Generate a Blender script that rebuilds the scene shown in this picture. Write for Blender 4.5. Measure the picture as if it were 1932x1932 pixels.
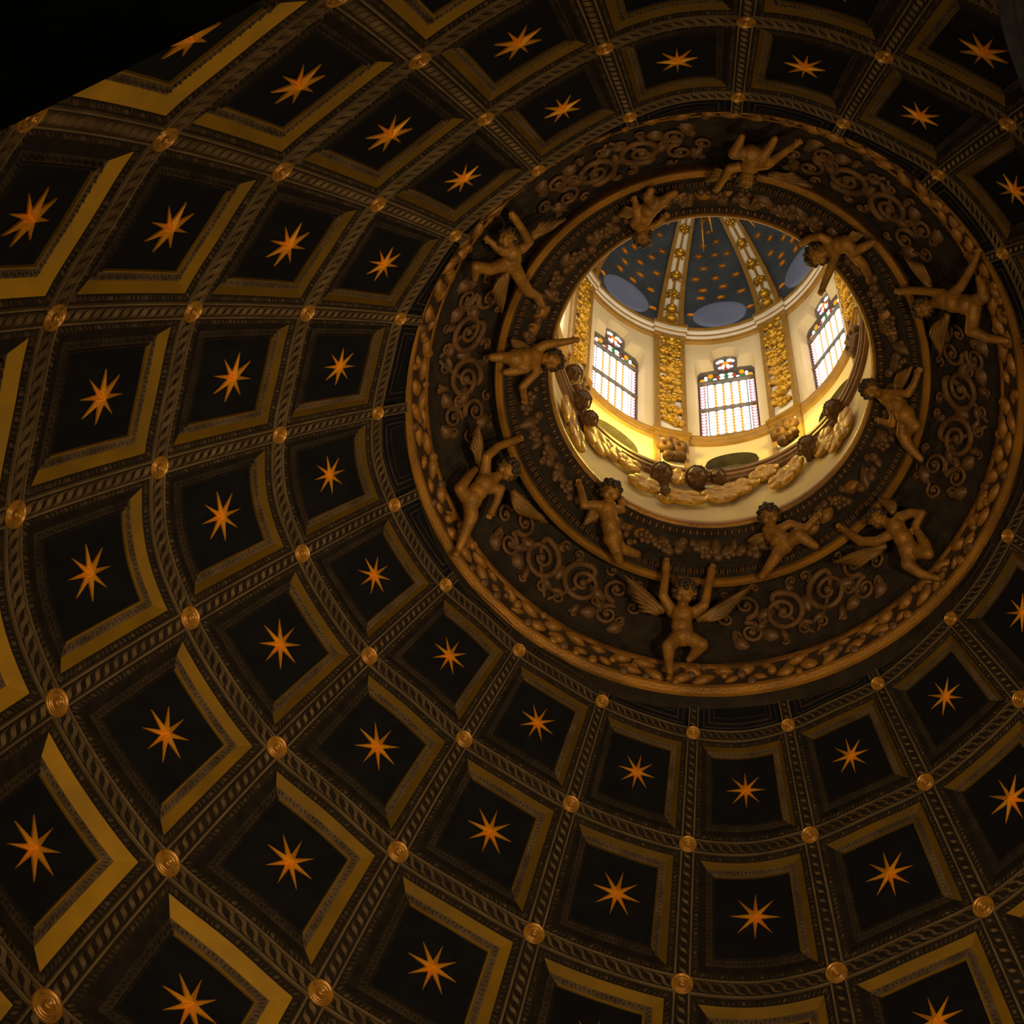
import bpy, math, random
import numpy as np

# ------------------------------------------------------------------ clean
for o in list(bpy.data.objects):
    bpy.data.objects.remove(o, do_unlink=True)
scene = bpy.context.scene
COL = scene.collection
rng = random.Random(7)
PI = math.pi

# ------------------------------------------------------------------ camera
F_PX = 6000.17
CAM_LOC = (1.5653, 12.1208, 1.6)
CAM_ROT = ((-0.998133, 0.056005, -0.024384),
           (0.045024, 0.944325, 0.325919),
           (0.041279, 0.324212, -0.945083))
from mathutils import Matrix, Vector
cam_data = bpy.data.cameras.new('camera')
cam_data.sensor_fit = 'HORIZONTAL'
cam_data.sensor_width = 36.0
cam_data.lens = 36.0 * F_PX / 1932.0
cam_data.clip_end = 300.0
cam = bpy.data.objects.new('camera', cam_data)
COL.objects.link(cam)
_m = Matrix(CAM_ROT).to_4x4()
_m.translation = Vector(CAM_LOC)
cam.matrix_world = _m
scene.camera = cam

# ------------------------------------------------------------------ world, exposure
world = bpy.data.worlds.new('world')
scene.world = world
world.use_nodes = True
world.node_tree.nodes['Background'].inputs[0].default_value = (0.30, 0.22, 0.15, 1)
world.node_tree.nodes['Background'].inputs[1].default_value = 0.02
scene.view_settings.view_transform = 'Standard'
scene.view_settings.look = 'None'
scene.view_settings.gamma = 1.0
scene.view_settings.use_curve_mapping = False
scene.view_settings.exposure = 0.0

def lamp(name, kind, loc, power, color, size=0.4, target=None, angle=2.4, blend=0.6):
    d = bpy.data.lights.new(name, kind)
    d.energy = power
    d.color = color
    d.shadow_soft_size = size
    if kind == 'SPOT':
        d.spot_size = angle
        d.spot_blend = blend
    o = bpy.data.objects.new(name, d)
    COL.objects.link(o)
    o.location = loc
    if target is not None:
        v = Vector(target) - Vector(loc)
        o.rotation_euler = v.to_track_quat('-Z', 'Y').to_euler()
    return o

# unseen warm spots added in mid-air to light the vault from below
WARM = (1.0, 0.74, 0.42)
VAULT_FILLS = [((4.5, 6.5, 20.0), (1.0, -5.0, 37.0), 2600, 1.15), ((-5.5, 5.0, 21.0), (-0.5, -5.0, 37.0), 5200, 1.15),
          ((-7.0, 1.0, 24.0), (6.0, 0.5, 37.0), 2300, 1.2), ((7.0, 0.0, 24.0), (-6.0, 0.0, 38.0), 700, 1.2), ((-2.0, -7.5, 25.0), (4.0, 6.0, 37.5), 2300, 1.2)]
for _p, _t, _w, _a in VAULT_FILLS:
    lamp('vault_fill_light', 'SPOT', _p, _w, WARM, 0.35, _t, _a, 0.9)
lamp('drapery_fill_light', 'POINT', (0.0, 15.0, 12.0), 500, WARM, 0.3)  # unseen point light added to bring out the hanging drapery
# ------------------------------------------------------------------ materials
def srgb(r, g, b):
    f = lambda c: (c / 255.0) / 12.92 if c / 255.0 <= 0.04045 else ((c / 255.0 + 0.055) / 1.055) ** 2.4
    return (f(r), f(g), f(b), 1.0)

def mat(name, c1, c2=None, rough=0.6, metal=0.0, scale=6.0, bump=0.0, bscale=30.0, spec=0.3, detail=4.0):
    m = bpy.data.materials.new(name)
    m.use_nodes = True
    nt = m.node_tree
    b = nt.nodes['Principled BSDF']
    b.inputs['Roughness'].default_value = rough
    b.inputs['Metallic'].default_value = metal
    b.inputs['Specular IOR Level'].default_value = spec
    tc = nt.nodes.new('ShaderNodeTexCoord')
    if c2 is None:
        c2 = tuple(0.7 * x for x in c1[:3]) + (1,)
    n = nt.nodes.new('ShaderNodeTexNoise')
    n.inputs['Scale'].default_value = scale
    n.inputs['Detail'].default_value = detail
    nt.links.new(tc.outputs['Object'], n.inputs['Vector'])
    r = nt.nodes.new('ShaderNodeValToRGB')
    r.color_ramp.elements[0].position = 0.35
    r.color_ramp.elements[1].position = 0.65
    r.color_ramp.elements[0].color = c1 if len(c1) == 4 else tuple(c1) + (1,)
    r.color_ramp.elements[1].color = c2 if len(c2) == 4 else tuple(c2) + (1,)
    nt.links.new(n.outputs['Fac'], r.inputs['Fac'])
    nt.links.new(r.outputs['Color'], b.inputs['Base Color'])
    if bump > 0:
        n2 = nt.nodes.new('ShaderNodeTexNoise')
        n2.inputs['Scale'].default_value = bscale
        nt.links.new(tc.outputs['Object'], n2.inputs['Vector'])
        bp = nt.nodes.new('ShaderNodeBump')
        bp.inputs['Strength'].default_value = bump
        bp.inputs['Distance'].default_value = 0.02
        nt.links.new(n2.outputs['Fac'], bp.inputs['Height'])
        nt.links.new(bp.outputs['Normal'], b.inputs['Normal'])
    return m

def glow(name, c, strength):
    m = bpy.data.materials.new(name)
    m.use_nodes = True
    nt = m.node_tree
    b = nt.nodes['Principled BSDF']
    b.inputs['Base Color'].default_value = c
    b.inputs['Roughness'].default_value = 0.3
    b.inputs['Emission Color'].default_value = c
    b.inputs['Emission Strength'].default_value = strength
    return m

M = {}
M['shell'] = mat('shell_plaster', (0.012, 0.009, 0.007, 1), rough=0.9)
M['panel'] = mat('panel_blue_black', (0.0065, 0.0062, 0.0072, 1), (0.0042, 0.0042, 0.0056, 1), rough=0.85, spec=0.1, scale=3)
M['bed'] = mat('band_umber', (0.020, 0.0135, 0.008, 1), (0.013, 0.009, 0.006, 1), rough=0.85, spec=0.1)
M['strand'] = mat('rope_ochre', (0.25, 0.155, 0.065, 1), (0.13, 0.080, 0.034, 1), rough=0.75, spec=0.15, scale=2.5)
M['fillet'] = mat('fillet_ochre', (0.15, 0.095, 0.040, 1), (0.09, 0.058, 0.026, 1), rough=0.7, spec=0.15, scale=2)
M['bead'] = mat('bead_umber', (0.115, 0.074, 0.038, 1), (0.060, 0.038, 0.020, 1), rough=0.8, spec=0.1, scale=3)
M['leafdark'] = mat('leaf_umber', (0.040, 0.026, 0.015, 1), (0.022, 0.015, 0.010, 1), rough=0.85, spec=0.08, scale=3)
M['beadbed'] = mat('beadbed_umber', (0.022, 0.015, 0.009, 1), rough=0.9, spec=0.05)
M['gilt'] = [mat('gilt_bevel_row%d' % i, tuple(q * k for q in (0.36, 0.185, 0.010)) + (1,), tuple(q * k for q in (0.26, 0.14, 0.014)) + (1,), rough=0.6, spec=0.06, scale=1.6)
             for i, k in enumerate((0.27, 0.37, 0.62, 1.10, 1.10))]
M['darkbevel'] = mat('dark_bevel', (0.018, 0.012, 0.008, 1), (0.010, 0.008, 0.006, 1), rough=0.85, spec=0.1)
M['starg'] = mat('star_gold', (0.92, 0.40, 0.020, 1), (0.78, 0.30, 0.014, 1), rough=0.42, metal=0.42, scale=4, spec=0.4)
M['rosette'] = mat('rosette_gold', (0.46, 0.215, 0.022, 1), (0.30, 0.13, 0.014, 1), rough=0.34, metal=0.4, scale=5, spec=0.5)
M['ringgold'] = mat('carved_gilding', (0.30, 0.135, 0.022, 1), (0.10, 0.050, 0.014, 1), rough=0.5, metal=0.2, scale=3.2, bump=0.5, bscale=22, spec=0.3)
M['rimgold'] = mat('rim_gilding', (0.38, 0.165, 0.016, 1), (0.20, 0.09, 0.013, 1), rough=0.45, metal=0.25, scale=1.7, bump=0.4, spec=0.35)
M['ringdark'] = mat('frieze_ground', (0.020, 0.015, 0.011, 1), (0.036, 0.024, 0.014, 1), rough=0.8, scale=5, bump=0.6, bscale=18, spec=0.1)
M['garlandbed'] = mat('garland_ground', (0.050, 0.026, 0.010, 1), (0.028, 0.017, 0.009, 1), rough=0.7, scale=5, bump=0.6, bscale=20, spec=0.15)
M['scroll'] = mat('scroll_bronze', (0.17, 0.080, 0.024, 1), (0.09, 0.045, 0.016, 1), rough=0.6, metal=0.2, scale=4, spec=0.25, bump=0.6, bscale=26)
M['leafgold'] = mat('garland_gilding', (0.32, 0.135, 0.014, 1), (0.11, 0.050, 0.011, 1), rough=0.5, metal=0.25, scale=2.6, spec=0.3, bump=0.5, bscale=24)
M['fruit'] = mat('fruit_bronze', (0.14, 0.068, 0.022, 1), (0.075, 0.038, 0.015, 1), rough=0.5, metal=0.2, scale=3, spec=0.3)
M['putto'] = mat('figure_gilding', (0.34, 0.150, 0.018, 1), (0.19, 0.085, 0.014, 1), rough=0.55, metal=0.25, scale=5.0, spec=0.3, bump=0.5, bscale=30)
M['hair'] = mat('hair_bronze', (0.055, 0.034, 0.018, 1), (0.035, 0.022, 0.013, 1), rough=0.5, metal=0.2, spec=0.3)
M['wing'] = mat('wing_gilding', (0.22, 0.105, 0.016, 1), (0.12, 0.058, 0.013, 1), rough=0.5, metal=0.2, scale=4, spec=0.3)
M['cream'] = mat('cream_plaster', (0.74, 0.61, 0.36, 1), (0.68, 0.55, 0.31, 1), rough=0.85, scale=1.2, spec=0.1)
M['white'] = mat('white_stucco', (0.78, 0.72, 0.60, 1), (0.72, 0.66, 0.54, 1), rough=0.7, spec=0.2)
M['ochre'] = mat('ochre_moulding', (0.36, 0.20, 0.035, 1), (0.28, 0.15, 0.025, 1), rough=0.5, metal=0.15, spec=0.35)
M['lgold'] = mat('bright_gilding', (0.60, 0.34, 0.022, 1), (0.34, 0.18, 0.014, 1), rough=0.28, metal=0.6, scale=5, spec=0.5)
M['cloudg'] = mat('cloud_gilding', (0.50, 0.265, 0.014, 1), (0.36, 0.18, 0.010, 1), rough=0.45, metal=0.25, scale=7, bump=0.8, bscale=34, spec=0.4)
M['cherub'] = mat('cherub_bronze', (0.15, 0.072, 0.022, 1), (0.09, 0.043, 0.016, 1), rough=0.6, metal=0.15, spec=0.3)
M['brown'] = mat('cornice_brown', (0.22, 0.105, 0.018, 1), (0.15, 0.07, 0.014, 1), rough=0.5, metal=0.1, spec=0.3)
M['blue'] = mat('vault_blue', (0.062, 0.078, 0.096, 1), (0.040, 0.053, 0.068, 1), rough=0.8, scale=2.5, spec=0.1)
M['oval'] = mat('oval_sky_blue', (0.20, 0.245, 0.40, 1), (0.155, 0.195, 0.33, 1), rough=0.8, scale=2.0, spec=0.1)
M['niche'] = mat('niche_grey', (0.10, 0.085, 0.065, 1), (0.075, 0.062, 0.048, 1), rough=0.9, spec=0.05)
M['lead'] = mat('lead_cames', (0.10, 0.095, 0.085, 1), rough=0.6, spec=0.3)
M['iron'] = mat('window_iron', (0.20, 0.18, 0.15, 1), rough=0.6, spec=0.3)
M['gwhite'] = glow('glass_white', (1.0, 0.97, 0.93, 1), 2.2)
M['gorange'] = glow('glass_orange', (0.75, 0.26, 0.01, 1), 0.9)
M['gred'] = glow('glass_red', (0.32, 0.05, 0.02, 1), 0.7)
M['gpink'] = glow('glass_pink', (0.95, 0.72, 0.78, 1), 1.1)
M['ggreen'] = glow('glass_green', (0.02, 0.17, 0.03, 1), 0.8)
M['gpurple'] = glow('glass_purple', (0.16, 0.09, 0.30, 1), 0.7)
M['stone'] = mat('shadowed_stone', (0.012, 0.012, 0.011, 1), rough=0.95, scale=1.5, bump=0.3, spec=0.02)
M['drape'] = mat('drapery_grey', (0.16, 0.16, 0.15, 1), (0.10, 0.10, 0.10, 1), rough=0.8, spec=0.1)
M['floor'] = mat('floor_marble', (0.10, 0.09, 0.08, 1), rough=0.4)
M['drum'] = mat('drum_plaster', (0.03, 0.024, 0.018, 1), rough=0.9)

# ------------------------------------------------------------------ mesh helpers
def mk(name, verts, faces, material, parent=None, smooth=False, kind=None):
    me = bpy.data.meshes.new(name)
    me.from_pydata([tuple(map(float, v)) for v in verts], [], faces)
    me.update()
    if smooth:
        me.polygons.foreach_set('use_smooth', [True] * len(me.polygons))
    me.materials.append(material)
    o = bpy.data.objects.new(name, me)
    COL.objects.link(o)
    if parent is not None:
        o.parent = parent
    if kind:
        o['kind'] = kind
    return o

def inst(name, me, matrix, parent=None, kind=None):
    o = bpy.data.objects.new(name, me)
    COL.objects.link(o)
    if parent is not None:
        o.parent = parent
        o.matrix_parent_inverse = Matrix.Identity(4)
        matrix = parent.matrix_basis.inverted() @ matrix
    o.matrix_basis = matrix
    if kind:
        o['kind'] = kind
    return o

def empty(name, loc=(0, 0, 0)):
    o = bpy.data.objects.new(name, None)
    COL.objects.link(o)
    o.empty_display_size = 0.2
    o.matrix_basis = Matrix.Translation(Vector(loc))
    return o

def tag(o, label=None, cat=None, group=None, kind=None):
    if label: o['label'] = label
    if cat: o['category'] = cat
    if group: o['group'] = group
    if kind: o['kind'] = kind
    return o

def meshdata(name, verts, faces, material, smooth=True):
    me = bpy.data.meshes.new(name)
    me.from_pydata([tuple(map(float, v)) for v in verts], [], faces)
    me.update()
    if smooth:
        me.polygons.foreach_set('use_smooth', [True] * len(me.polygons))
    me.materials.append(material)
    return me

class MB:
    def __init__(s):
        s.v, s.f = [], []
    def add(s, verts, faces):
        n = len(s.v)
        s.v.extend(verts)
        s.f.extend([tuple(i + n for i in q) for q in faces])
    def quad(s, a, b, c, d):
        s.add([a, b, c, d], [(0, 1, 2, 3)])
    def grid(s, rows):
        n = len(s.v); w = len(rows[0])
        for r in rows: s.v.extend(r)
        for i in range(len(rows) - 1):
            for j in range(w - 1):
                a = n + i * w + j
                s.f.append((a, a + 1, a + w + 1, a + w))
    def ball(s, c, r, nu=8, nv=5, sc=(1, 1, 1), mat3=None):
        V = []; Fa = []
        V.append((0, 0, 1))
        for i in range(1, nv):
            t = PI * i / nv
            for j in range(nu):
                p = 2 * PI * j / nu
                V.append((math.sin(t) * math.cos(p), math.sin(t) * math.sin(p), math.cos(t)))
        V.append((0, 0, -1))
        for j in range(nu):
            Fa.append((0, 1 + j, 1 + (j + 1) % nu))
            for i in range(nv - 2):
                a = 1 + i * nu + j; b = 1 + i * nu + (j + 1) % nu
                Fa.append((a, a + nu, b + nu, b))
            a = 1 + (nv - 2) * nu
            Fa.append((a + j, len(V) - 1, a + (j + 1) % nu))
        V = [Vector((x * sc[0] * r, y * sc[1] * r, z * sc[2] * r)) for x, y, z in V]
        if mat3 is not None: V = [mat3 @ q for q in V]
        c = Vector(c)
        s.add([tuple(q + c) for q in V], Fa)
    def cap(s, a, b, ra, rb, n=10):
        a = Vector(a); b = Vector(b)
        d = b - a; L = d.length
        if L < 1e-6: return
        d = d / L
        u = d.orthogonal().normalized(); w = d.cross(u)
        rings = []
        for t, r in ((-0.92, .38), (-0.7, .71), (-0.38, .92)):
            rings.append((a + d * ra * t, ra * r))
        for k in range(4):
            t = k / 3.0
            rings.append((a.lerp(b, t), ra + (rb - ra) * t))
        for t, r in ((0.38, .92), (0.7, .71), (0.92, .38)):
            rings.append((b + d * rb * t, rb * r))
        V = [tuple(a - d * ra)]
        for c, r in rings:
            for j in range(n):
                p = 2 * PI * j / n
                V.append(tuple(c + (u * math.cos(p) + w * math.sin(p)) * r))
        V.append(tuple(b + d * rb))
        Fa = []
        for j in range(n):
            Fa.append((0, 1 + (j + 1) % n, 1 + j))
        for i in range(len(rings) - 1):
            for j in range(n):
                p = 1 + i * n + j; q = 1 + i * n + (j + 1) % n
                Fa.append((p, q, q + n, p + n))
        e = 1 + (len(rings) - 1) * n
        for j in range(n):
            Fa.append((e + j, e + (j + 1) % n, len(V) - 1))
        s.add(V, Fa)
    def tube(s, pts, rads, n=6, flat=1.0, up=None):
        N = len(pts); P = [Vector(p) for p in pts]; n0 = len(s.v)
        for i in range(N):
            t = (P[min(i + 1, N - 1)] - P[max(i - 1, 0)]).normalized()
            upv = Vector(up[i]) if up is not None else t.orthogonal()
            x = t.cross(upv).normalized(); y = x.cross(t).normalized()
            for j in range(n):
                p = 2 * PI * j / n
                s.v.append(tuple(P[i] + x * math.cos(p) * rads[i] + y * math.sin(p) * rads[i] * flat))
        for i in range(N - 1):
            for j in range(n):
                a = n0 + i * n + j; b = n0 + i * n + (j + 1) % n
                s.f.append((a, b, b + n, a + n))
        s.f.append(tuple(n0 + j for j in reversed(range(n))))
        s.f.append(tuple(n0 + (N - 1) * n + j for j in range(n)))
    def box(s, c, x, y, z):
        c, x, y, z = Vector(c), Vector(x), Vector(y), Vector(z)
        V = [tuple(c + x * i + y * j + z * k) for k in (-1, 1) for j in (-1, 1) for i in (-1, 1)]
        s.add(V, [(0, 2, 3, 1), (4, 5, 7, 6), (0, 1, 5, 4), (2, 6, 7, 3), (0, 4, 6, 2), (1, 3, 7, 5)])
    def build(s, name, material, parent=None, smooth=False, kind=None):
        return mk(name, s.v, s.f, material, parent, smooth, kind)

# ------------------------------------------------------------------ projection, only used to word the labels
_R = np.array(CAM_ROT); _C = np.array(CAM_LOC)
def pix(p):
    q = _R.T @ (np.array(p) - _C)
    return 966 + F_PX * q[0] / -q[2], 966 - F_PX * q[1] / -q[2]
def inview(p, mrg=60):
    x, y = pix(p)
    return -mrg < x < 1932 + mrg and -mrg < y < 1932 + mrg
HOURS = ['twelve', 'one', 'two', 'three', 'four', 'five', 'six', 'seven', 'eight', 'nine', 'ten', 'eleven']
def clock(p):
    x, y = pix(p)
    a = math.degrees(math.atan2(x - 1340, -(y - 700))) % 360
    t = int(round(a * 2 / 10.0)) * 10 % 720
    h, m = t // 60, t % 60
    if m == 0: return HOURS[h] + " o'clock"
    if m <= 30: return {10: 'ten past ', 20: 'twenty past ', 30: 'half past '}[m] + HOURS[h]
    return {40: 'twenty to ', 50: 'ten to '}[m] + HOURS[(h + 1) % 12]

# ------------------------------------------------------------------ the surveyed vault surface
U = 4.2
Z0 = 40.6114
N = 20
RR = np.array([4.2, 5.3063, 6.5579, 7.9033, 9.1718])
ZZ = np.array([40.6114, 39.5422, 38.0754, 36.1689, 33.7653])
MM = np.array([1.0413, 1.048, 1.03, 1.0103, 0.9919, 0.9635, 0.9636, 0.9625, 0.9796, 0.9989, 1.0213, 1.0329, 1.0193, 0.9964, 0.9915, 0.9753, 0.9667, 0.9673, 0.9681, 0.9814, 0.9925, 0.9984, 1.001, 1.0033, 1.0075, 1.0139, 1.0178, 1.0058, 1.0071, 1.0168, 1.0198, 1.0182, 0.9965, 0.9761, 0.965, 0.9704, 0.9938, 1.0009, 1.0226, 1.0249])
DD = np.array([-0.0194, -0.0053, 0.002, 0.0105, 0.015, 0.0143, 0.0075, 0.0041, -0.0006, 0.0021, 0.0085, 0.016, 0.0259, 0.0297, 0.0285, 0.0288, 0.0243, 0.015, 0.006, 0.0007, -0.0016, -0.0018, -0.0006, 0.0015, 0.0041, 0.0067, 0.0081, 0.0068, 0.0006, -0.0019, -0.005, -0.0107, -0.0147, -0.0165, -0.0242, -0.032, -0.0385, -0.035, -0.0335, -0.0248])
def cat(tab, x):
    i = np.floor(x).astype(int); t = x - i
    p0, p1, p2, p3 = tab[(i - 1) % 40], tab[i % 40], tab[(i + 1) % 40], tab[(i + 2) % 40]
    return 0.5 * (2 * p1 + (p2 - p0) * t + (2 * p0 - 5 * p1 + 4 * p2 - p3) * t * t + (3 * p1 - p0 - 3 * p2 + p3) * t ** 3)
_PR = np.polyfit(np.arange(5.0), RR, 4); _PZ = np.polyfit(np.arange(5.0), ZZ, 4)
def lag(tab, v):
    return np.polyval(_PR if tab is RR else _PZ, v)
def S0(k, v):
    r = lag(RR, v) * cat(MM, k * 2)
    a = -2 * PI * k / N + cat(DD, k * 2)
    return np.stack([r * np.cos(a), r * np.sin(a), lag(ZZ, v)], -1)
def S(uvd):
    q = np.asarray(uvd, float)
    k, v, d = q[:, 0], q[:, 1], q[:, 2]
    p = S0(k, v)
    e = 1e-3
    a = S0(k + e, v) - S0(k - e, v); b = S0(k, v + e) - S0(k, v - e)
    n = np.cross(a, b); n /= np.linalg.norm(n, axis=1)[:, None]
    s = np.sign(-(n[:, 0] * p[:, 0] + n[:, 1] * p[:, 1]) - n[:, 2] * 2)
    return p + n * (s * d)[:, None]
def S1(k, v, d=0.0):
    return S([(k, v, d)])[0]
def frame_at(k, v, d=0.0):
    p = S1(k, v, d); e = 0.01
    x = Vector(S1(k + e, v, d) - S1(k - e, v, d)).normalized()
    n = Vector(S1(k, v, d + 0.1) - p).normalized()
    y = n.cross(x).normalized()
    m = Matrix((x, y, n)).transposed().to_4x4()
    m.translation = Vector(p)
    return m
# v at which the coffering stops behind the gilded ring
_vk = np.linspace(0, N, 2001)
_lo = np.full(2001, -0.9); _hi = np.full(2001, 0.2); _mm = cat(MM, _vk * 2)
for _ in range(32):
    _mid = (_lo + _hi) / 2
    _big = lag(RR, _mid) * _mm > 0.957 * U
    _hi = np.where(_big, _mid, _hi); _lo = np.where(_big, _lo, _mid)
_vtab = _hi.tolist()
def vend(k):
    x = (k % N) / N * 2000.0
    i = int(x); t = x - i
    return _vtab[i] * (1 - t) + _vtab[min(i + 1, 2000)] * t
def smk(name, mb, material, parent=None, smooth=False, kind=None):
    return mk(name, S(mb.v), mb.f, material, parent, smooth, kind)

ceiling_mb = MB()
ks = np.linspace(0, N, 161)
rows = []
for i in range(41):
    w = i / 40.0
    row = []
    for k in ks:
        v0 = vend(k) - 0.02
        row.append((k, v0 + (5.3 - v0) * w, -0.30))
    rows.append(row)
ceiling_mb.grid(rows)
ceiling = smk('ceiling', ceiling_mb, M['shell'], smooth=True)
tag(ceiling, 'dark coffered dome vault with rope bands between square coffers', kind='structure')

# ---- coffers
HB = 0.058
def side_strip(mb, c, i, sd, a0, a1, d0, d1, n=10):
    r0, r1 = [], []
    for j in range(n + 1):
        t = j / n
        for a, d, r in ((a0, d0, r0), (a1, d1, r1)):
            l = a + t * (1 - 2 * a)
            u, w = {'v0': (l, a), 'v1': (l, 1 - a), 'u0': (a, l), 'u1': (1 - a, l)}[sd]
            r.append((c + u, i + w, d))
    mb.grid([r0, r1])
def side_pt(c, i, sd, t, a):
    l = a + t * (1 - 2 * a)
    u, w = {'v0': (l, a), 'v1': (l, 1 - a), 'u0': (a, l), 'u1': (1 - a, l)}[sd]
    return c + u, i + w
ALL = ('v0', 'v1', 'u0', 'u1')
CELL = [1.52, 1.88, 2.28, 2.70, 3.1]
def lump(mb, c, i, sd, t, a, half_t, half_a, d0, h, kindp):
    """little raised bead or dart on a coffer moulding (pyramid / octahedral cap)"""
    n = 6 if kindp == 'bead' else 4
    n0 = len(mb.v)
    for j in range(n):
        p = 2 * PI * j / n + PI / 4
        k, v = side_pt(c, i, sd, t + half_t * math.cos(p), a + half_a * math.sin(p))
        mb.v.append((k, v, d0))
    k, v = side_pt(c, i, sd, t, a)
    mb.v.append((k, v, d0 + h))
    for j in range(n):
        mb.f.append((n0 + j, n0 + (j + 1) % n, n0 + n))
A2 = [0.150, 0.156, 0.166, 0.188, 0.19]
STAR_R = [0.0605 * U, 0.077 * U, 0.085 * U, 0.096 * U, 0.10 * U]
ROS_R = [0.0225 * U, 0.0285 * U, 0.0355 * U, 0.043 * U, 0.052 * U, 0.06 * U]
ROWN = ['innermost', 'second', 'third', 'fourth', 'fifth']

def star_mesh(R, name, material, h=0.25, rin=0.245):
    V = [(0, 0, h * R)]
    for j in range(16):
        a = PI * j / 8
        r = R if j % 2 == 0 else R * rin
        V.append((r * math.cos(a), r * math.sin(a), 0.05 * R if j % 2 else 0.03 * R))
    for j in range(16):
        V.append((V[1 + j][0], V[1 + j][1], -0.03 * R))
    Fa = [(0, 1 + j, 1 + (j + 1) % 16) for j in range(16)]
    Fa += [(1 + j, 17 + j, 17 + (j + 1) % 16, 1 + (j + 1) % 16) for j in range(16)]
    Fa.append(tuple(17 + j for j in reversed(range(16))))
    return meshdata(name, V, Fa, material, smooth=False)
STAR_ME = [star_mesh(r, 'eight_pointed_star', M['starg']) for r in STAR_R]

def lathe_mesh(name, prof, material, n=24, smooth=True):
    V = []; Fa = []
    for r, z in prof:
        for j in range(n):
            a = 2 * PI * j / n
            V.append((r * math.cos(a), r * math.sin(a), z))
    for i in range(len(prof) - 1):
        for j in range(n):
            a = i * n + j; b = i * n + (j + 1) % n
            Fa.append((a, b, b + n, a + n))
    V.append((0, 0, prof[-1][1])); e = len(V) - 1
    for j in range(n):
        Fa.append(((len(prof) - 1) * n + j, (len(prof) - 1) * n + (j + 1) % n, e))
    return meshdata(name, V, Fa, material, smooth)
def ros_prof(R):
    return [(R, 0), (R, .10 * R), (.95 * R, .20 * R), (.84 * R, .22 * R), (.78 * R, .12 * R), (.70 * R, .10 * R), (.64 * R, .20 * R),
            (.56 * R, .27 * R), (.46 * R, .24 * R), (.41 * R, .14 * R), (.34 * R, .13 * R)]
ROS_ME = [lathe_mesh('disc', ros_prof(r), M['rosette'], 28) for r in ROS_R]
KNOB_ME = [lathe_mesh('boss', [(.33 * r, .10 * r), (.32 * r, .26 * r), (.26 * r, .36 * r), (.15 * r, .38 * r), (.10 * r, .30 * r), (.05 * r, .27 * r)], M['rosette'], 16) for r in ROS_R]

used_labels = set()
def uniq(lbl):
    if lbl in used_labels: return False
    used_labels.add(lbl); return True

def cell_seen(c, i, mrg=240):
    for u in (0.1, 0.5, 0.9):
        for w in (0.1, 0.5, 0.9):
            if inview(S1(c + u, i + w), mrg): return True
    return False

for i in range(0, 5):
    cs = CELL[i]
    for c in range(N):
        if not cell_seen(c, i): continue
        a0, a1 = HB, 0.106
        a2 = A2[i]; a3 = a2 + 0.046; a4 = a3 + 0.016
        dep = -0.030 * cs
        pm = MB(); g = []
        for y in range(9):
            g.append([(c + a4 + (1 - 2 * a4) * x / 8.0, i + a4 + (1 - 2 * a4) * y / 8.0, dep * 1.25) for x in range(9)])
        pm.grid(g)
        cof = smk('coffer', pm, M['panel'], ceiling, smooth=True)
        bm_ = MB(); bb = MB()
        for sd in ALL:
            side_strip(bm_, c, i, sd, a0, a1, 0.0, -0.012)
            nb = 26
            for j in range(nb):
                t = (j + 0.5) / nb
                am = (a0 + a1) / 2
                if j % 4 == 1: lump(bb, c, i, sd, t, am, 0.46 / nb, 0.0145, -0.006, 0.045 * cs / 2, 'bead')
                else: lump(bb, c, i, sd, t, am, 0.17 / nb, 0.020, -0.006, 0.036 * cs / 2, 'dart')
        smk('moulding_bed', bm_, M['beadbed'], cof)
        smk('bead_moulding', bb, M['bead'], cof, kind='stuff')
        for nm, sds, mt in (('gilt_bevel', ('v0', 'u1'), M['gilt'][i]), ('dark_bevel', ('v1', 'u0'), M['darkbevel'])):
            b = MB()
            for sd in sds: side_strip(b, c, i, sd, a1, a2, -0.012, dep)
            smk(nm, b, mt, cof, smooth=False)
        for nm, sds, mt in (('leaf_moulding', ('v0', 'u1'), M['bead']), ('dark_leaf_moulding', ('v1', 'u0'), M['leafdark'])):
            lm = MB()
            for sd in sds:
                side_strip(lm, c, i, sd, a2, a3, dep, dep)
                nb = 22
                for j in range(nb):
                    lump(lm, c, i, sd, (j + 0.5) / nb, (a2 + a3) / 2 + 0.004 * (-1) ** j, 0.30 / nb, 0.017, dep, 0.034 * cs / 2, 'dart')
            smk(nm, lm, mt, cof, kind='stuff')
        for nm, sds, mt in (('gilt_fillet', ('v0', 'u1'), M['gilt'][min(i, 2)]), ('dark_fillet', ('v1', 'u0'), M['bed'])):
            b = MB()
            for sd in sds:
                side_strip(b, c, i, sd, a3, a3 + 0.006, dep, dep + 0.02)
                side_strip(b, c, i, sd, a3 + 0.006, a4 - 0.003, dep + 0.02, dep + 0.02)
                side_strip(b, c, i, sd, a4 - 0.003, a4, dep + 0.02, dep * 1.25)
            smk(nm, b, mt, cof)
        # the star in the coffer
        p = S1(c + 0.5, i + 0.5)
        if inview(p, 110):
            fm = frame_at(c + 0.5, i + 0.5, dep * 1.25 + 0.03)
            st = inst('gilded_star', STAR_ME[i], fm @ Matrix.Rotation(math.radians(rng.uniform(-7, 7) + 0), 4, 'Z'))
            lb = 'gold star in the %s coffer row, at %s around the oculus' % (ROWN[i], clock(p))
            if not uniq(lb): print('DUP', lb)
            tag(st, lb, 'star', 'gilded stars in the dome coffers')

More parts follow.
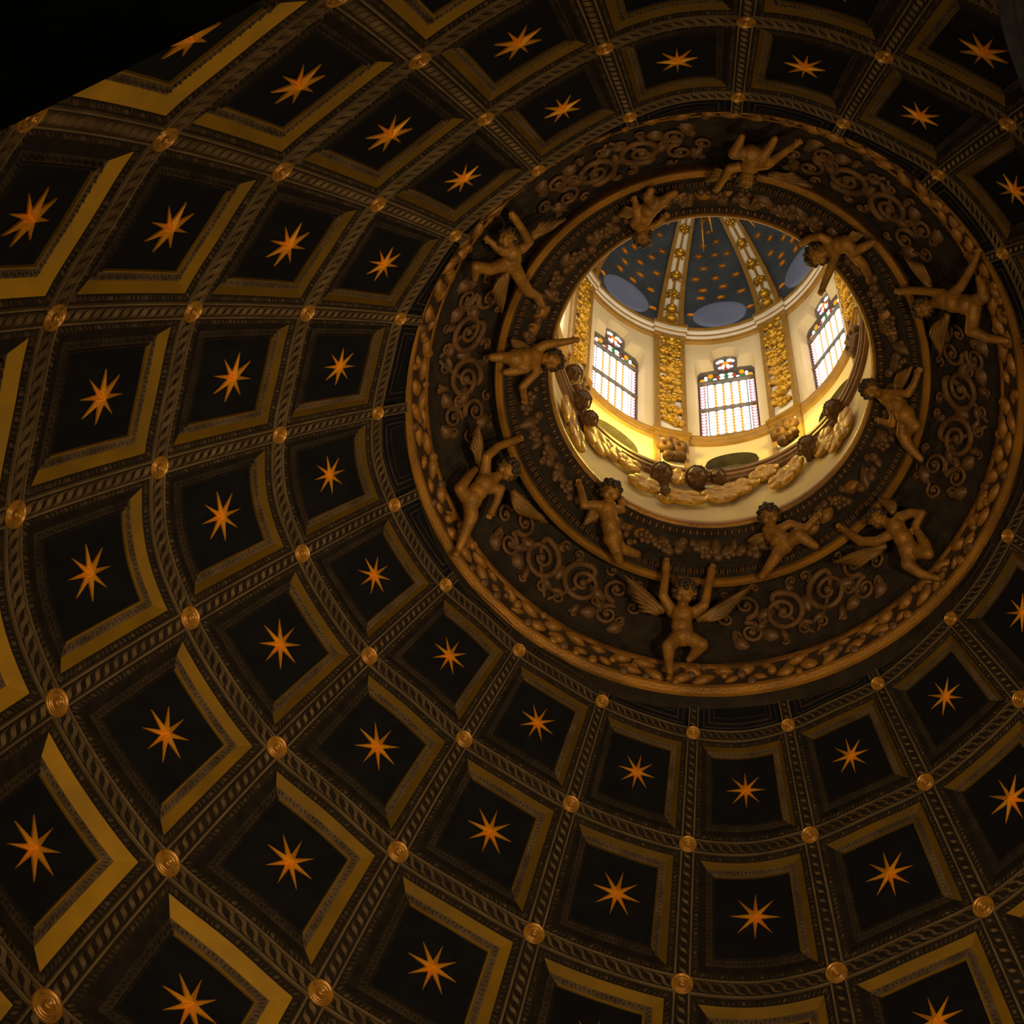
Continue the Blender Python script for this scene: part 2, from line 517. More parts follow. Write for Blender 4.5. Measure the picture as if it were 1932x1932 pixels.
# truncated innermost row that runs up behind the gilded ring
for c in range(N):
    if not cell_seen(c, -0.3 + 0, 60): continue
    pm = MB(); g = []
    for y in range(5):
        w = y / 4.0
        g.append([(c + HB + (1 - 2 * HB) * x / 8.0, (vend(c + HB + (1 - 2 * HB) * x / 8.0) - 0.01) * (1 - w) - HB * w, -0.05) for x in range(9)])
    pm.grid(g)
    cof = smk('coffer', pm, M['panel'], ceiling)
    b = MB()
    for a, wd in ((0.105, 0.012), (0.16, 0.02), (0.215, 0.010)):
        for uu in (a, 1 - a - wd):
            r0 = [(c + uu, (vend(c + uu) - 0.01) * (1 - w) - a * w * 0.9, -0.03) for w in (0, .5, 1)]
            r1 = [(c + uu + wd, (vend(c + uu) - 0.01) * (1 - w) - a * w * 0.9, -0.03) for w in (0, .5, 1)]
            b.grid([r0, r1])
        b.grid([[(c + a + (1 - 2 * a) * x / 6.0, -a * 0.9 - 0.0, -0.03) for x in range(7)], [(c + a + (1 - 2 * a) * x / 6.0, -a * 0.9 + wd, -0.03) for x in range(7)]])
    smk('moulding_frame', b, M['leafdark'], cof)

# ---- rope (guilloche) bands
def rope(path, n_per, amp, half, hgt, parent, seg=8):
    """path(t, lateral, d) -> (k, v, d);  two interlaced strands"""
    bed = MB()
    nn = 12
    bed.grid([[path(t / nn, -half, 0.0) for t in range(nn + 1)], [path(t / nn, half, 0.0) for t in range(nn + 1)]])
    for sgn in (-1, 1):
        e = half * sgn
        w = 0.0105 * sgn
        bed_f = MB()
        rows = [[path(t / nn, e - 2 * w * 0.9, 0.0) for t in range(nn + 1)], [path(t / nn, e - w * 1.5, hgt) for t in range(nn + 1)],
                [path(t / nn, e - w * 0.5, hgt) for t in range(nn + 1)], [path(t / nn, e, -0.005) for t in range(nn + 1)]]
        if sgn < 0: f1 = rows
        else: f2 = rows
    o = smk('rope_band', bed, M['bed'], parent)
    fm = MB(); fm.grid(f1); fm.grid(f2)
    smk('edge_fillet', fm, M['fillet'], o)
    st = MB()
    ns = int(2 * n_per * 0.93)
    p = 1.0 / ns
    for j in range(-1, ns + 1):
        for off, wd, hh in ((0.0, 0.15, 2.2),):
            a, b, cc = [], [], []
            for q in range(9):
                sq = q / 8.0
                lat = -amp * math.cos(PI * sq)
                t = (j + 0.5 + off) * p + p * 1.55 * (sq - 0.5) + 0.19 * p * math.sin(2 * PI * sq)
                if not 0.0 <= t <= 1.0: continue
                w = wd * p * (0.55 + 0.45 * math.sin(PI * sq))
                a.append(path(min(1, max(0, t - w)), lat, 0.003)); b.append(path(t, lat, hgt * hh * (0.6 + 0.4 * math.sin(PI * sq)))); cc.append(path(min(1, max(0, t + w)), lat, 0.003))
            if len(a) > 2: st.grid([a, b, cc])
    smk('rope_strand', st, M['strand'], o)
    return o

for i in range(0, 6):
    hg = 0.020 + 0.004 * i
    for c in range(N):
        if i <= 5 and (cell_seen(c, i) or (i > 0 and cell_seen(c, i - 1))):
            rope(lambda t, l, d, c=c, i=i: (c + 0.0 + t, i + l, d + 0.002), 7, 0.030, HB, hg, ceiling)
for i in range(0, 5):
    hg = 0.020 + 0.004 * i
    for c in range(N):
        if cell_seen(c, i) or cell_seen((c - 1) % N, i):
            rope(lambda t, l, d, c=c, i=i: (c + l, i + HB + t * (1 - 2 * HB), d + 0.002), 7, 0.030, HB, hg, ceiling)
for c in range(N):
    if inview(S1(c, 0), 60):
        rope(lambda t, l, d, c=c: (c + l, (vend(c + l) - 0.01) * (1 - t) - HB * t, d + 0.002), 2, 0.030, HB, 0.02, ceiling)

# ---- rosettes on the crossings
for i in range(0, 6):
    for c in range(N):
        p = S1(c, i)
        if not inview(p, 60): continue
        fm = frame_at(c, i, 0.02)
        r = empty('rosette', p)
        dsc = inst('disc', ROS_ME[i], fm, r)
        bs = inst('boss', KNOB_ME[i], Matrix.Identity(4)); bs.parent = dsc
        lb = 'round gilded rosette on the %s rope ring, at %s around the oculus' % (['first', 'second', 'third', 'fourth', 'fifth', 'sixth'][i], clock(p))
        if not uniq(lb): print('DUP', lb)
        tag(r, lb, 'rosette', 'gilded rosettes on the rope crossings')

# ---- drum wall under the vault, floor, near arch
dm = MB()
rows = []
base = S(np.array([(k, 5.3, -0.30) for k in ks]))
rows.append([tuple(p) for p in base])
rows.append([(p[0], p[1], 27.5) for p in base])
dm.grid(rows)
o = dm.build('wall_drum', M['drum'], smooth=True)
tag(o, 'dark drum wall below the coffered vault', kind='structure')
fl = MB(); fl.quad((-20, -20, 0), (20, -20, 0), (20, 20, 0), (-20, 20, 0))
tag(fl.build('floor', M['floor']), 'dim marble church floor far below the dome', kind='structure')
am = MB()
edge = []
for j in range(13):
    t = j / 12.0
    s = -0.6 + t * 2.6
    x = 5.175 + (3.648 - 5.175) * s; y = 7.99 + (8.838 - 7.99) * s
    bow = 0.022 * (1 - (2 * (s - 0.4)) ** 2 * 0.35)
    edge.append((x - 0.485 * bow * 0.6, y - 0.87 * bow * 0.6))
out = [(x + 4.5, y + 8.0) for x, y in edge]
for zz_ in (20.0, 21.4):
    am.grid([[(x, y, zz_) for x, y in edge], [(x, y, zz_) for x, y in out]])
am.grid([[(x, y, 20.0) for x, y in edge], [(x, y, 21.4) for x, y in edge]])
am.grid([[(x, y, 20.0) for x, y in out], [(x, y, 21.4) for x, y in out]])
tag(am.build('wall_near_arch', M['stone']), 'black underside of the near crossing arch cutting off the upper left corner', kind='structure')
# drapery
dr = MB()
top = Vector((-1.08, 8.39, 24.0)); bot = Vector((-1.40, 7.45, 23.2))
rows = []
for a in range(15):
    t = a / 14.0 * 1.7 - 0.5
    e = top.lerp(bot, t)
    row = []
    for b in range(121):
        s = b / 120.0
        fold = 0.030 * math.sin(s * 34 + 1.2 * t) + 0.016 * math.sin(s * 71 + 2.0 + t * 3)
        row.append((e.x - s * 1.1 + 0.02 * math.sin(t * 6), e.y + 0.25 * s + fold, e.z + 0.1 * fold - 0.15 * s))
    rows.append(row)
back = [[(x, y + 0.05, z + 0.05) for x, y, z in r] for r in rows]
dr.grid(rows); dr.grid(back)
tag(dr.build('hanging_drapery', M['drape'], smooth=True), 'dark grey folded drapery hanging into the upper right corner', 'drapery')

# ------------------------------------------------------------------ the gilded ring around the oculus
CX, CY = 0.0432, 0.1283
def RP(az, r, z):
    """ring point: azimuth in degrees, radius and height in U"""
    a = math.radians(az)
    return (CX + r * U * math.cos(a), CY + r * U * math.sin(a), Z0 + z * U)
ring = empty('oculus_ring', (CX, CY, Z0))
tag(ring, 'wide carved gilded ring with garlands and scrolls framing the oculus', 'carved ring')
def lathe_ring(name, prof, material, parent, n=180, smooth=False):
    mb = MB()
    mb.grid([[RP(360.0 * j / n, r, z) for j in range(n + 1)] for r, z in prof])
    o = mb.build(name, material, None, smooth)
    if parent is not None:
        o.parent = parent
        o.matrix_parent_inverse = parent.matrix_basis.inverted()
    return o
_rk = np.linspace(0, N, 241)
_edge = S(np.array([(k, vend(k) + 0.004, -0.004) for k in _rk]))
_rm = MB()
_top = []
for p in _edge:
    a = math.degrees(math.atan2(p[1] - CY, p[0] - CX)); _top.append(RP(a, .956, .078))
_rm.grid([[tuple(p) for p in _edge], _top])
_ro = _rm.build('riser', M['ringdark'], None, True); _ro.parent = ring; _ro.matrix_parent_inverse = ring.matrix_basis.inverted()
lathe_ring('outer_rim', [(.957, .075), (.951, .086), (.943, .092), (.935, .098), (.931, .112)], M['rimgold'], ring)
lathe_ring('garland_bed', [(.931, .112), (.920, .138), (.905, .158), (.893, .172)], M['garlandbed'], ring)
lathe_ring('inner_fillet', [(.896, .172), (.895, .160), (.889, .166), (.886, .178)], M['leafgold'], ring)
lathe_ring('frieze_step', [(.886, .178), (.882, .196), (.874, .212)], M['ringdark'], ring)
lathe_ring('frieze_ground', [(.874, .212), (.82, .275), (.76, .345), (.705, .405), (.690, .41)], M['ringdark'], ring)
lathe_ring('cornice', [(.690, .41), (.688, .352), (.684, .340), (.672, .334), (.664, .342), (.660, .358)], M['rimgold'], ring)
lathe_ring('dentil_ground', [(.660, .358), (.625, .385), (.618, .382), (.612, .388)], M['ringdark'], ring)
lathe_ring('inner_garland_bed', [(.612, .388), (.595, .410), (.570, .428), (.555, .436)], M['ringdark'], ring)
lathe_ring('egg_ground', [(.555, .436), (.535, .452), (.522, .456)], M['ringdark'], ring)
lathe_ring('lip', [(.524, .456), (.520, .448), (.513, .452), (.508, .462), (.508, .480), (.520, .505), (.545, .51)], M['rimgold'], ring)

def ring_frame(az, r, z, nrm, spin=0.0, tilt=0.0):
    """x tangential, z along nrm=(dr,dz) pointing into the room"""
    a = math.radians(az)
    er = Vector((math.cos(a), math.sin(a), 0)); et = Vector((-math.sin(a), math.cos(a), 0)); ez = Vector((0, 0, 1))
    n = (er * nrm[0] + ez * nrm[1]).normalized()
    y = n.cross(et).normalized()
    m = Matrix((et, y, n)).transposed().to_4x4()
    m = m @ Matrix.Rotation(spin, 4, 'Z') @ Matrix.Rotation(tilt, 4, 'Y')
    m.translation = Vector(RP(az, r, z))
    return m
SL = (-0.62, -0.78)
def leaf_mesh(L, W_, H, name='leaf'):
    V = []; Fa = []
    ns, nw = 8, 4
    for i in range(ns + 1):
        t = i / ns
        w = W_ * (math.sin(PI * min(1, t * 0.96 + 0.04)) ** 0.8)
        for j in range(nw + 1):
            q = j / nw * 2 - 1
            z = H * (1 - q * q) * math.sin(PI * (0.1 + 0.8 * t)) - 0.15 * H * (1 - abs(q)) * (1 if j == 2 else 0) - 0.01
            V.append((L * (t - 0.5), w * q, z))
    for i in range(ns):
        for j in range(nw):
            a = i * (nw + 1) + j
            Fa.append((a, a + 1, a + nw + 2, a + nw + 1))
    return meshdata(name, V, Fa, M['leafgold'])
LEAF = [leaf_mesh(0.34, 0.085, 0.10), leaf_mesh(0.27, 0.10, 0.09), leaf_mesh(0.22, 0.06, 0.08)]
LEAFD = [m_.copy() for m_ in LEAF]
for m_ in LEAFD:
    m_.materials.clear(); m_.materials.append(M['fruit'])
def ball_mesh(r, name, material, nu=10, nv=6, dimple=True):
    mb = MB(); mb.ball((0, 0, 0), r, nu, nv)
    V = [(x, y, z * (0.55 if (z > 0.97 * r) else 1)) for x, y, z in mb.v] if dimple else mb.v
    return meshdata(name, V, mb.f, material)
FRUIT = [ball_mesh(0.075, 'fruit', M['fruit']), ball_mesh(0.060, 'fruit', M['fruit']), ball_mesh(0.045, 'fruit', M['fruit'])]
FRUITG = [ball_mesh(0.072, 'fruit', M['leafgold']), ball_mesh(0.056, 'fruit', M['leafgold'])]
def petal_mesh(R, material, n=5, name='blossom'):
    mb = MB()
    for j in range(n):
        a = 2 * PI * j / n
        mb.ball((R * .62 * math.cos(a), R * .62 * math.sin(a), R * .12), R * .46, 7, 4, (1, 1, .6))
    mb.ball((0, 0, R * .25), R * .33, 7, 4)
    return meshdata(name, mb.v, mb.f, material)
BLOSSOM = petal_mesh(0.11, M['fruit'])
# outer garland: two staggered rows of leaves with fruit between them
nl = 70
for j in range(nl):
    for row, (r, z) in enumerate(((.923, .132), (.904, .160))):
        az = 360.0 * (j + 0.5 * row) / nl + rng.uniform(-0.7, 0.7)
        inst('leaf', LEAF[rng.choice((0, 0, 1, 2))], ring_frame(az, r, z, SL, PI * rng.choice((0, 1)) + rng.uniform(-.45, .45), rng.uniform(-.2, .2)), ring)
for j in range(120):
    az = 360.0 * j / 120 + rng.uniform(-1.2, 1.2)
    r = rng.choice((.930, .913, .896)); z = .118 + (.931 - r) * 1.5
    inst('fruit', rng.choice((FRUIT[0], FRUIT[1], FRUITG[1], FRUITG[0])), ring_frame(az, r, z, SL, rng.uniform(0, 6)), ring)
# inner garland
for j in range(60):
    az = 360.0 * j / 60 + rng.uniform(-1, 1)
    r = rng.uniform(.572, .602); z = .398 + (.602 - r) * 0.85
    if (j // 4) % 3 == 0:
        inst('leaf', rng.choice((LEAF[1], LEAF[2])), ring_frame(az, r, z, SL, rng.choice((0, PI)) + rng.uniform(-.7, .7), rng.uniform(-.3, .3)), ring)
    else:
        inst('leaf', rng.choice(LEAFD), ring_frame(az, r, z, SL, rng.uniform(0, 6), rng.uniform(-.3, .3)), ring)
for j in range(170):
    az = 360.0 * j / 170 + rng.uniform(-.8, .8)
    r = rng.uniform(.562, .610); z = .388 + (.610 - r) * 0.85
    inst('fruit', rng.choice(FRUIT), ring_frame(az, r, z, SL, rng.uniform(0, 6)), ring)
for j in range(36):
    az = 360.0 * j / 36 + rng.uniform(-2, 2)
    inst('blossom', BLOSSOM, ring_frame(az, rng.uniform(.574, .598), .405, SL, rng.uniform(0, 6)), ring)
# dentils and egg band: too fine to pick apart
db = MB()
for j in range(190):
    az = 360.0 * j / 190
    fm = ring_frame(az, .641, .366, SL)
    for k in (-1, 1):
        db.ball(fm @ Vector((0.016 * k, 0, 0.015)), 0.03, 6, 4, (0.42, 1.9, 0.9), fm.to_3x3())
x_ = db.build('dentil_band', M['scroll'], None, True, kind='stuff'); x_.parent = ring; x_.matrix_parent_inverse = ring.matrix_basis.inverted()
eb = MB()
for j in range(150):
    az = 360.0 * j / 150
    fm = ring_frame(az, .538, .446, SL)
    eb.ball(fm @ Vector((0, 0, 0.01)), 0.034, 6, 4, (0.75, 1.35, 0.8), fm.to_3x3())
    eb.ball(fm @ Vector((0.046, 0, 0.01)), 0.02, 5, 3, (0.4, 2.1, 0.7), fm.to_3x3())
x_ = eb.build('egg_band', M['scroll'], None, True, kind='stuff'); x_.parent = ring; x_.matrix_parent_inverse = ring.matrix_basis.inverted()

# ---- scrolls on the frieze
def frieze_pt(az0, x, y, d):
    """x in metres along the frieze, y 0..1 from outer to inner edge, d metres into the room"""
    r = .868 + (.712 - .868) * y; z = .220 + (.398 - .220) * y
    az = az0 + math.degrees(x / (r * U))
    p = Vector(RP(az, r, z))
    a = math.radians(az)
    n = Vector((math.cos(a) * -.75, math.sin(a) * -.75, -.66))
    return p + n * d, n
def scroll(az0, cx, cy, R, turns, start, hand, r0, r1, tail=None):
    pts, ups, rad = [], [], []
    FH = 1.0  # metres per unit y
    n = int(16 * turns) + 6
    if tail:
        for k in range(8):
            t = k / 8.0
            a = start
            ex, ey = cx + R * math.cos(a), cy + R * math.sin(a) / FH
            # quadratic curve into the spiral start
            mx, my = ex - hand * (-math.sin(a)) * R * 0.9, ey - hand * math.cos(a) * R * 0.9
            X = (1 - t) ** 2 * tail[0] + 2 * t * (1 - t) * mx + t * t * ex
            Y = (1 - t) ** 2 * tail[1] + 2 * t * (1 - t) * my + t * t * ey
            p, nn = frieze_pt(az0, X, Y, 0.03); pts.append(p); ups.append(nn); rad.append(r1 + (r0 - r1) * t)
    for k in range(n + 1):
        t = k / n
        a = start + hand * 2 * PI * turns * t
        rr = R * (1 - 0.80 * t)
        p, nn = frieze_pt(az0, cx + rr * math.cos(a), cy + rr * math.sin(a) / FH, 0.035 + 0.03 * t)
        pts.append(p); ups.append(nn); rad.append(r0 + (r1 - r0) * t)
    mb = MB(); mb.tube(pts, rad, 7, 0.9, ups)
    p, nn = frieze_pt(az0, cx, cy, 0.05)
    mb.ball(p, R * 0.17 + 0.015, 7, 5)
    o = mb.build('scroll', M['scroll'], None, True)
    o.parent = ring; o.matrix_parent_inverse = ring.matrix_basis.inverted()
    return o

PUTTI = {"A":{"h":[0.234,-2.662,41.603,0.156],"f":[0.256,-2.687,41.423],"c":[[[0.253,-2.829,41.561,0.057],[0.252,-2.957,41.498,0.107],[0.253,-3.071,41.397,0.099],[0.233,-3.186,41.324,0.106]],[[0.389,-2.934,41.533,0.064],[0.521,-2.743,41.611,0.05],[0.503,-2.559,41.816,0.043],[0.495,-2.443,41.999,0.043]],[[0.097,-2.93,41.55,0.064],[-0.038,-2.827,41.561,0.05],[-0.079,-2.648,41.739,0.043],[-0.123,-2.488,41.973,0.043]],[[0.303,-3.199,41.288,0.078],[0.421,-3.253,41.057,0.071],[0.403,-3.444,41.043,0.049],[0.377,-3.637,41.038,0.035],[0.391,-3.652,40.921,0.035]],[[0.147,-3.205,41.288,0.078],[-0.018,-3.252,41.201,0.071],[0.076,-3.429,41.249,0.05],[0.13,-3.484,41.226,0.036]]],"w":[[[0.486,-2.973,41.583],[1.066,-2.567,41.828],[0.767,-3.032,41.49]],[[0.054,-3.053,41.541],[-0.666,-2.639,41.853],[-0.313,-3.01,41.566]]]},"B":{"h":[2.68,-1.078,41.584,0.147],"f":[2.714,-1.085,41.419],"c":[[[2.827,-1.165,41.507,0.056],[2.974,-1.224,41.392,0.098],[3.05,-1.304,41.308,0.091],[3.126,-1.399,41.226,0.098]],[[2.98,-1.124,41.444,0.063],[2.965,-0.887,41.49,0.049],[2.823,-0.792,41.679,0.042],[2.589,-0.778,41.956,0.042]],[[2.996,-1.279,41.331,0.063],[2.761,-1.293,41.415,0.049],[2.795,-1.443,41.369,0.042],[2.858,-1.589,41.353,0.042]],[[3.151,-1.434,41.193,0.077],[3.113,-1.584,41.122,0.07],[3.195,-1.82,41.019,0.056],[3.265,-2.024,40.915,0.035],[3.287,-2.037,40.825,0.035]],[[3.195,-1.356,41.174,0.077],[3.278,-1.203,41.054,0.063],[3.193,-1.1,41.201,0.049],[3.106,-1.029,41.358,0.035]]],"w":[[[2.628,-1.413,41.707],[2.142,-1.872,41.819],[2.569,-1.692,41.615]],[[3.052,-1.038,41.531],[3.115,-0.486,41.633],[3.205,-0.807,41.472]]]},"C":{"h":[2.815,2.153,41.219,0.129],"f":[2.858,2.215,41.043],"c":[[[2.78,2.012,41.342,0.055],[2.752,1.921,41.429,0.089],[2.75,1.826,41.471,0.089],[2.775,1.745,41.507,0.089]],[[2.627,1.968,41.496,0.055],[2.541,2.067,41.455,0.048],[2.627,2.242,41.353,0.041],[2.741,2.429,41.246,0.041]],[[2.859,1.953,41.337,0.055],[2.941,2.02,41.274,0.048],[3.031,2.105,41.223,0.034]],[[2.734,1.729,41.522,0.076],[2.618,1.487,41.657,0.062],[2.533,1.318,41.803,0.056],[2.423,1.22,41.978,0.049],[2.35,1.022,42.164,0.035]],[[2.841,1.761,41.429,0.075],[3.023,1.726,41.254,0.062],[3.196,1.8,41.094,0.054],[3.208,1.602,41.23,0.034]]],"w":[[[2.547,2.09,41.587],[2.098,2.342,41.749],[2.473,2.307,41.52]],[[2.822,1.632,41.604],[2.879,1.026,41.775],[3.016,1.388,41.546]]]},"D":{"h":[-0.203,2.977,41.73,0.124],"f":[-0.204,2.937,41.663],"c":[[[-0.233,3.108,41.652,0.055],[-0.244,3.208,41.579,0.089],[-0.243,3.294,41.503,0.089],[-0.222,3.372,41.455,0.088]],[[-0.107,3.157,41.648,0.055],[0.02,3.126,41.632,0.048],[0.08,2.958,41.806,0.041],[0.148,2.797,41.971,0.041]],[[-0.371,3.221,41.553,0.061],[-0.461,3.256,41.481,0.055],[-0.584,3.376,41.405,0.041],[-0.78,3.566,41.273,0.034]],[[-0.167,3.385,41.447,0.068],[-0.011,3.381,41.394,0.061],[-0.062,3.507,41.365,0.048],[-0.094,3.615,41.315,0.034]],[[-0.287,3.395,41.43,0.068],[-0.382,3.371,41.377,0.061],[-0.453,3.491,41.349,0.048],[-0.508,3.618,41.281,0.034]]],"w":[[[-0.484,3.068,41.763],[-1.065,2.936,41.749],[-0.745,3.151,41.645]],[[-0.015,2.99,41.872],[0.319,2.896,41.959],[0.188,3.133,41.746]]]},"E":{"h":[-2.601,1.433,41.627,0.132],"f":[-2.581,1.416,41.528],"c":[[[-2.734,1.529,41.512,0.055],[-2.852,1.612,41.386,0.09],[-2.955,1.61,41.311,0.096],[-3.094,1.616,41.212,0.096]],[[-2.905,1.706,41.311,0.055],[-3.0,1.85,41.157,0.048],[-3.097,2.129,41.021,0.041],[-3.151,2.343,40.955,0.034]],[[-2.807,1.687,41.414,0.055],[-2.626,1.677,41.518,0.041],[-2.452,1.633,41.699,0.042],[-2.319,1.574,41.864,0.042]],[[-3.195,1.605,41.118,0.075],[-3.191,1.472,41.092,0.069],[-3.187,1.286,41.151,0.062],[-3.401,1.223,41.068,0.048],[-3.629,1.239,40.933,0.034]],[[-3.201,1.689,41.122,0.075],[-3.289,1.782,41.002,0.062],[-3.253,1.911,41.035,0.048],[-3.208,2.003,41.073,0.034]]],"w":[[[-2.925,1.405,41.538],[-2.903,0.761,41.734],[-2.721,1.03,41.815]],[[-2.7,1.693,41.605],[-2.348,2.052,41.699],[-2.565,2.017,41.554]]]},"F":{"h":[-2.256,-1.501,41.675,0.127],"f":[-2.22,-1.505,41.552],"c":[[[-2.367,-1.531,41.61,0.057],[-2.488,-1.551,41.517,0.092],[-2.586,-1.653,41.4,0.092],[-2.659,-1.778,41.302,0.099]],[[-2.452,-1.637,41.501,0.057],[-2.262,-1.771,41.532,0.05],[-2.063,-1.83,41.644,0.05],[-1.923,-1.798,41.826,0.043],[-1.829,-1.771,41.947,0.036]],[[-2.53,-1.43,41.561,0.057],[-2.667,-1.349,41.521,0.049],[-2.81,-1.309,41.429,0.042],[-2.739,-1.47,41.412,0.042]],[[-2.66,-1.833,41.249,0.077],[-2.646,-1.929,41.143,0.07],[-2.815,-2.025,41.067,0.049],[-3.044,-2.044,40.954,0.035]],[[-2.725,-1.785,41.251,0.077],[-2.897,-1.746,41.086,0.063],[-2.849,-1.644,41.207,0.056],[-2.771,-1.558,41.372,0.042]]],"w":[[[-2.405,-1.848,41.582],[-1.74,-2.201,41.786],[-2.121,-2.174,41.566]],[[-2.494,-1.444,41.725],[-2.287,-1.31,41.953],[-2.486,-1.284,41.8]]]},"G":{"h":[1.3,-1.523,42.267,0.143],"f":[1.291,-1.526,42.144],"c":[[[1.321,-1.657,42.257,0.057],[1.329,-1.753,42.182,0.093],[1.275,-1.926,42.035,0.093],[1.237,-2.073,41.943,0.093]],[[1.332,-1.716,42.207,0.057],[1.489,-1.691,42.129,0.05],[1.646,-1.688,42.092,0.043],[1.681,-1.598,42.199,0.043],[1.717,-1.5,42.306,0.036]],[[1.242,-1.784,42.245,0.057],[1.142,-1.806,42.325,0.043],[1.146,-1.738,42.394,0.036]],[[1.228,-2.109,41.918,0.078],[1.186,-2.212,41.832,0.064],[1.127,-2.367,41.851,0.043]],[[1.206,-2.124,41.964,0.071],[1.1,-2.237,41.96,0.057],[0.895,-2.338,42.063,0.043]]],"w":[[[1.398,-1.824,42.245],[1.645,-1.954,42.054],[1.584,-1.798,42.161]]]},"H":{"h":[-0.845,-1.744,42.268,0.143],"f":[-0.86,-1.733,42.129],"c":[[[-0.868,-1.882,42.233,0.057],[-0.929,-1.977,42.168,0.093],[-1.002,-2.037,42.092,0.093],[-1.06,-2.077,42.042,0.093]],[[-0.84,-1.922,42.17,0.057],[-0.992,-1.928,42.038,0.05],[-1.164,-1.974,41.983,0.043]],[[-0.998,-1.925,42.203,0.057],[-1.136,-1.838,42.239,0.043],[-1.348,-1.862,42.149,0.043],[-1.471,-1.736,42.22,0.036]],[[-1.045,-2.088,41.988,0.079],[-0.962,-2.186,41.864,0.064],[-0.873,-2.342,41.864,0.05],[-0.791,-2.487,41.872,0.036]],[[-1.1,-2.049,42.015,0.072],[-1.242,-1.886,41.962,0.071],[-1.36,-1.957,41.927,0.057],[-1.478,-2.023,41.918,0.043]]],"w":[[[-0.907,-2.024,42.254],[-0.587,-2.144,42.281],[-0.688,-2.196,42.187]]]},"I":{"h":[-2.058,0.105,42.265,0.128],"f":[-2.077,0.114,42.141],"c":[[[-2.182,0.053,42.264,0.057],[-2.302,0.034,42.155,0.085],[-2.424,-0.022,42.027,0.085],[-2.524,-0.12,41.935,0.092]],[[-2.284,0.078,42.152,0.057],[-2.408,0.152,42.005,0.042],[-2.533,0.169,41.923,0.042],[-2.598,0.297,41.922,0.035],[-2.638,0.424,41.945,0.035]],[[-2.308,-0.027,42.165,0.05],[-2.384,-0.162,42.09,0.042],[-2.383,-0.31,42.093,0.043],[-2.247,-0.322,42.248,0.036]],[[-2.536,-0.138,41.899,0.078],[-2.652,-0.223,41.771,0.056],[-2.591,-0.317,41.87,0.056],[-2.535,-0.416,41.942,0.057]],[[-2.52,-0.197,41.992,0.071],[-2.511,-0.396,41.92,0.064],[-2.581,-0.513,41.883,0.057],[-2.76,-0.67,41.764,0.035]]],"w":[[[-2.402,0.062,42.202],[-2.576,0.519,42.053],[-2.378,0.352,42.21]]]},"J":{"h":[-1.214,1.911,42.223,0.147],"f":[-1.224,1.887,42.097],"c":[[[-1.313,1.974,42.222,0.056],[-1.4,2.054,42.151,0.084],[-1.491,2.09,42.084,0.084],[-1.568,2.121,42.036,0.084]],[[-1.353,2.113,42.135,0.056],[-1.238,2.178,42.132,0.042],[-1.124,2.118,42.263,0.042],[-1.027,2.014,42.397,0.035]],[[-1.455,2.029,42.093,0.056],[-1.434,1.83,42.198,0.049],[-1.383,1.638,42.262,0.042],[-1.33,1.452,42.301,0.035]],[[-1.58,2.128,42.009,0.07],[-1.679,2.049,41.951,0.056],[-1.792,2.129,41.883,0.049],[-1.905,2.219,41.834,0.035]],[[-1.614,2.076,42.056,0.07],[-1.729,1.929,42.043,0.056],[-1.828,1.841,42.073,0.049],[-1.898,1.711,42.148,0.042]]],"w":[[[-1.535,2.105,42.15],[-1.779,2.308,41.901],[-1.616,2.327,41.957]]]},"K":{"h":[1.078,2.018,42.261,0.119],"f":[1.077,1.999,42.135],"c":[[[1.085,2.144,42.266,0.056],[1.067,2.314,42.159,0.083],[1.018,2.416,42.1,0.083],[0.954,2.498,42.069,0.083]],[[1.149,2.288,42.131,0.056],[1.193,2.207,42.162,0.049],[1.111,2.111,42.252,0.042],[0.892,2.171,42.319,0.035],[0.827,2.242,42.332,0.035]],[[1.152,2.347,42.12,0.056],[1.185,2.439,42.085,0.042],[1.204,2.535,42.032,0.035]],[[0.941,2.519,42.041,0.069],[0.834,2.56,42.011,0.055],[0.769,2.63,42.029,0.042],[0.688,2.669,42.063,0.035]],[[0.969,2.528,42.055,0.069],[1.044,2.626,41.923,0.055],[1.008,2.71,41.934,0.041]]],"w":[[[1.138,2.341,42.208],[1.428,2.336,42.102],[1.325,2.488,42.023]]]},"L":{"h":[2.175,0.267,42.264,0.141],"f":[2.172,0.267,42.139],"c":[[[2.303,0.292,42.227,0.056],[2.428,0.333,42.137,0.091],[2.552,0.35,42.027,0.091],[2.661,0.351,41.954,0.091]],[[2.391,0.423,42.162,0.056],[2.269,0.491,42.205,0.049],[2.103,0.5,42.283,0.042],[1.936,0.528,42.321,0.035]],[[2.424,0.241,42.126,0.056],[2.349,0.144,42.147,0.042],[2.547,-0.047,42.009,0.042],[2.528,-0.208,42.086,0.035]],[[2.645,0.294,41.952,0.07],[2.523,0.231,41.965,0.063],[2.653,0.179,41.944,0.049],[2.778,0.164,41.92,0.035]],[[2.703,0.353,41.94,0.07],[2.852,0.403,41.786,0.056],[2.963,0.407,41.751,0.042]]],"w":[[[2.477,0.404,42.21],[2.744,0.602,41.977],[2.697,0.479,42.008]]]}}
def az_of(p):
    return math.degrees(math.atan2(p[1] - CY, p[0] - CX))
outer = 'ABCDEF'
azs = sorted((az_of(PUTTI[n]['c'][0][1]) % 360 for n in outer))
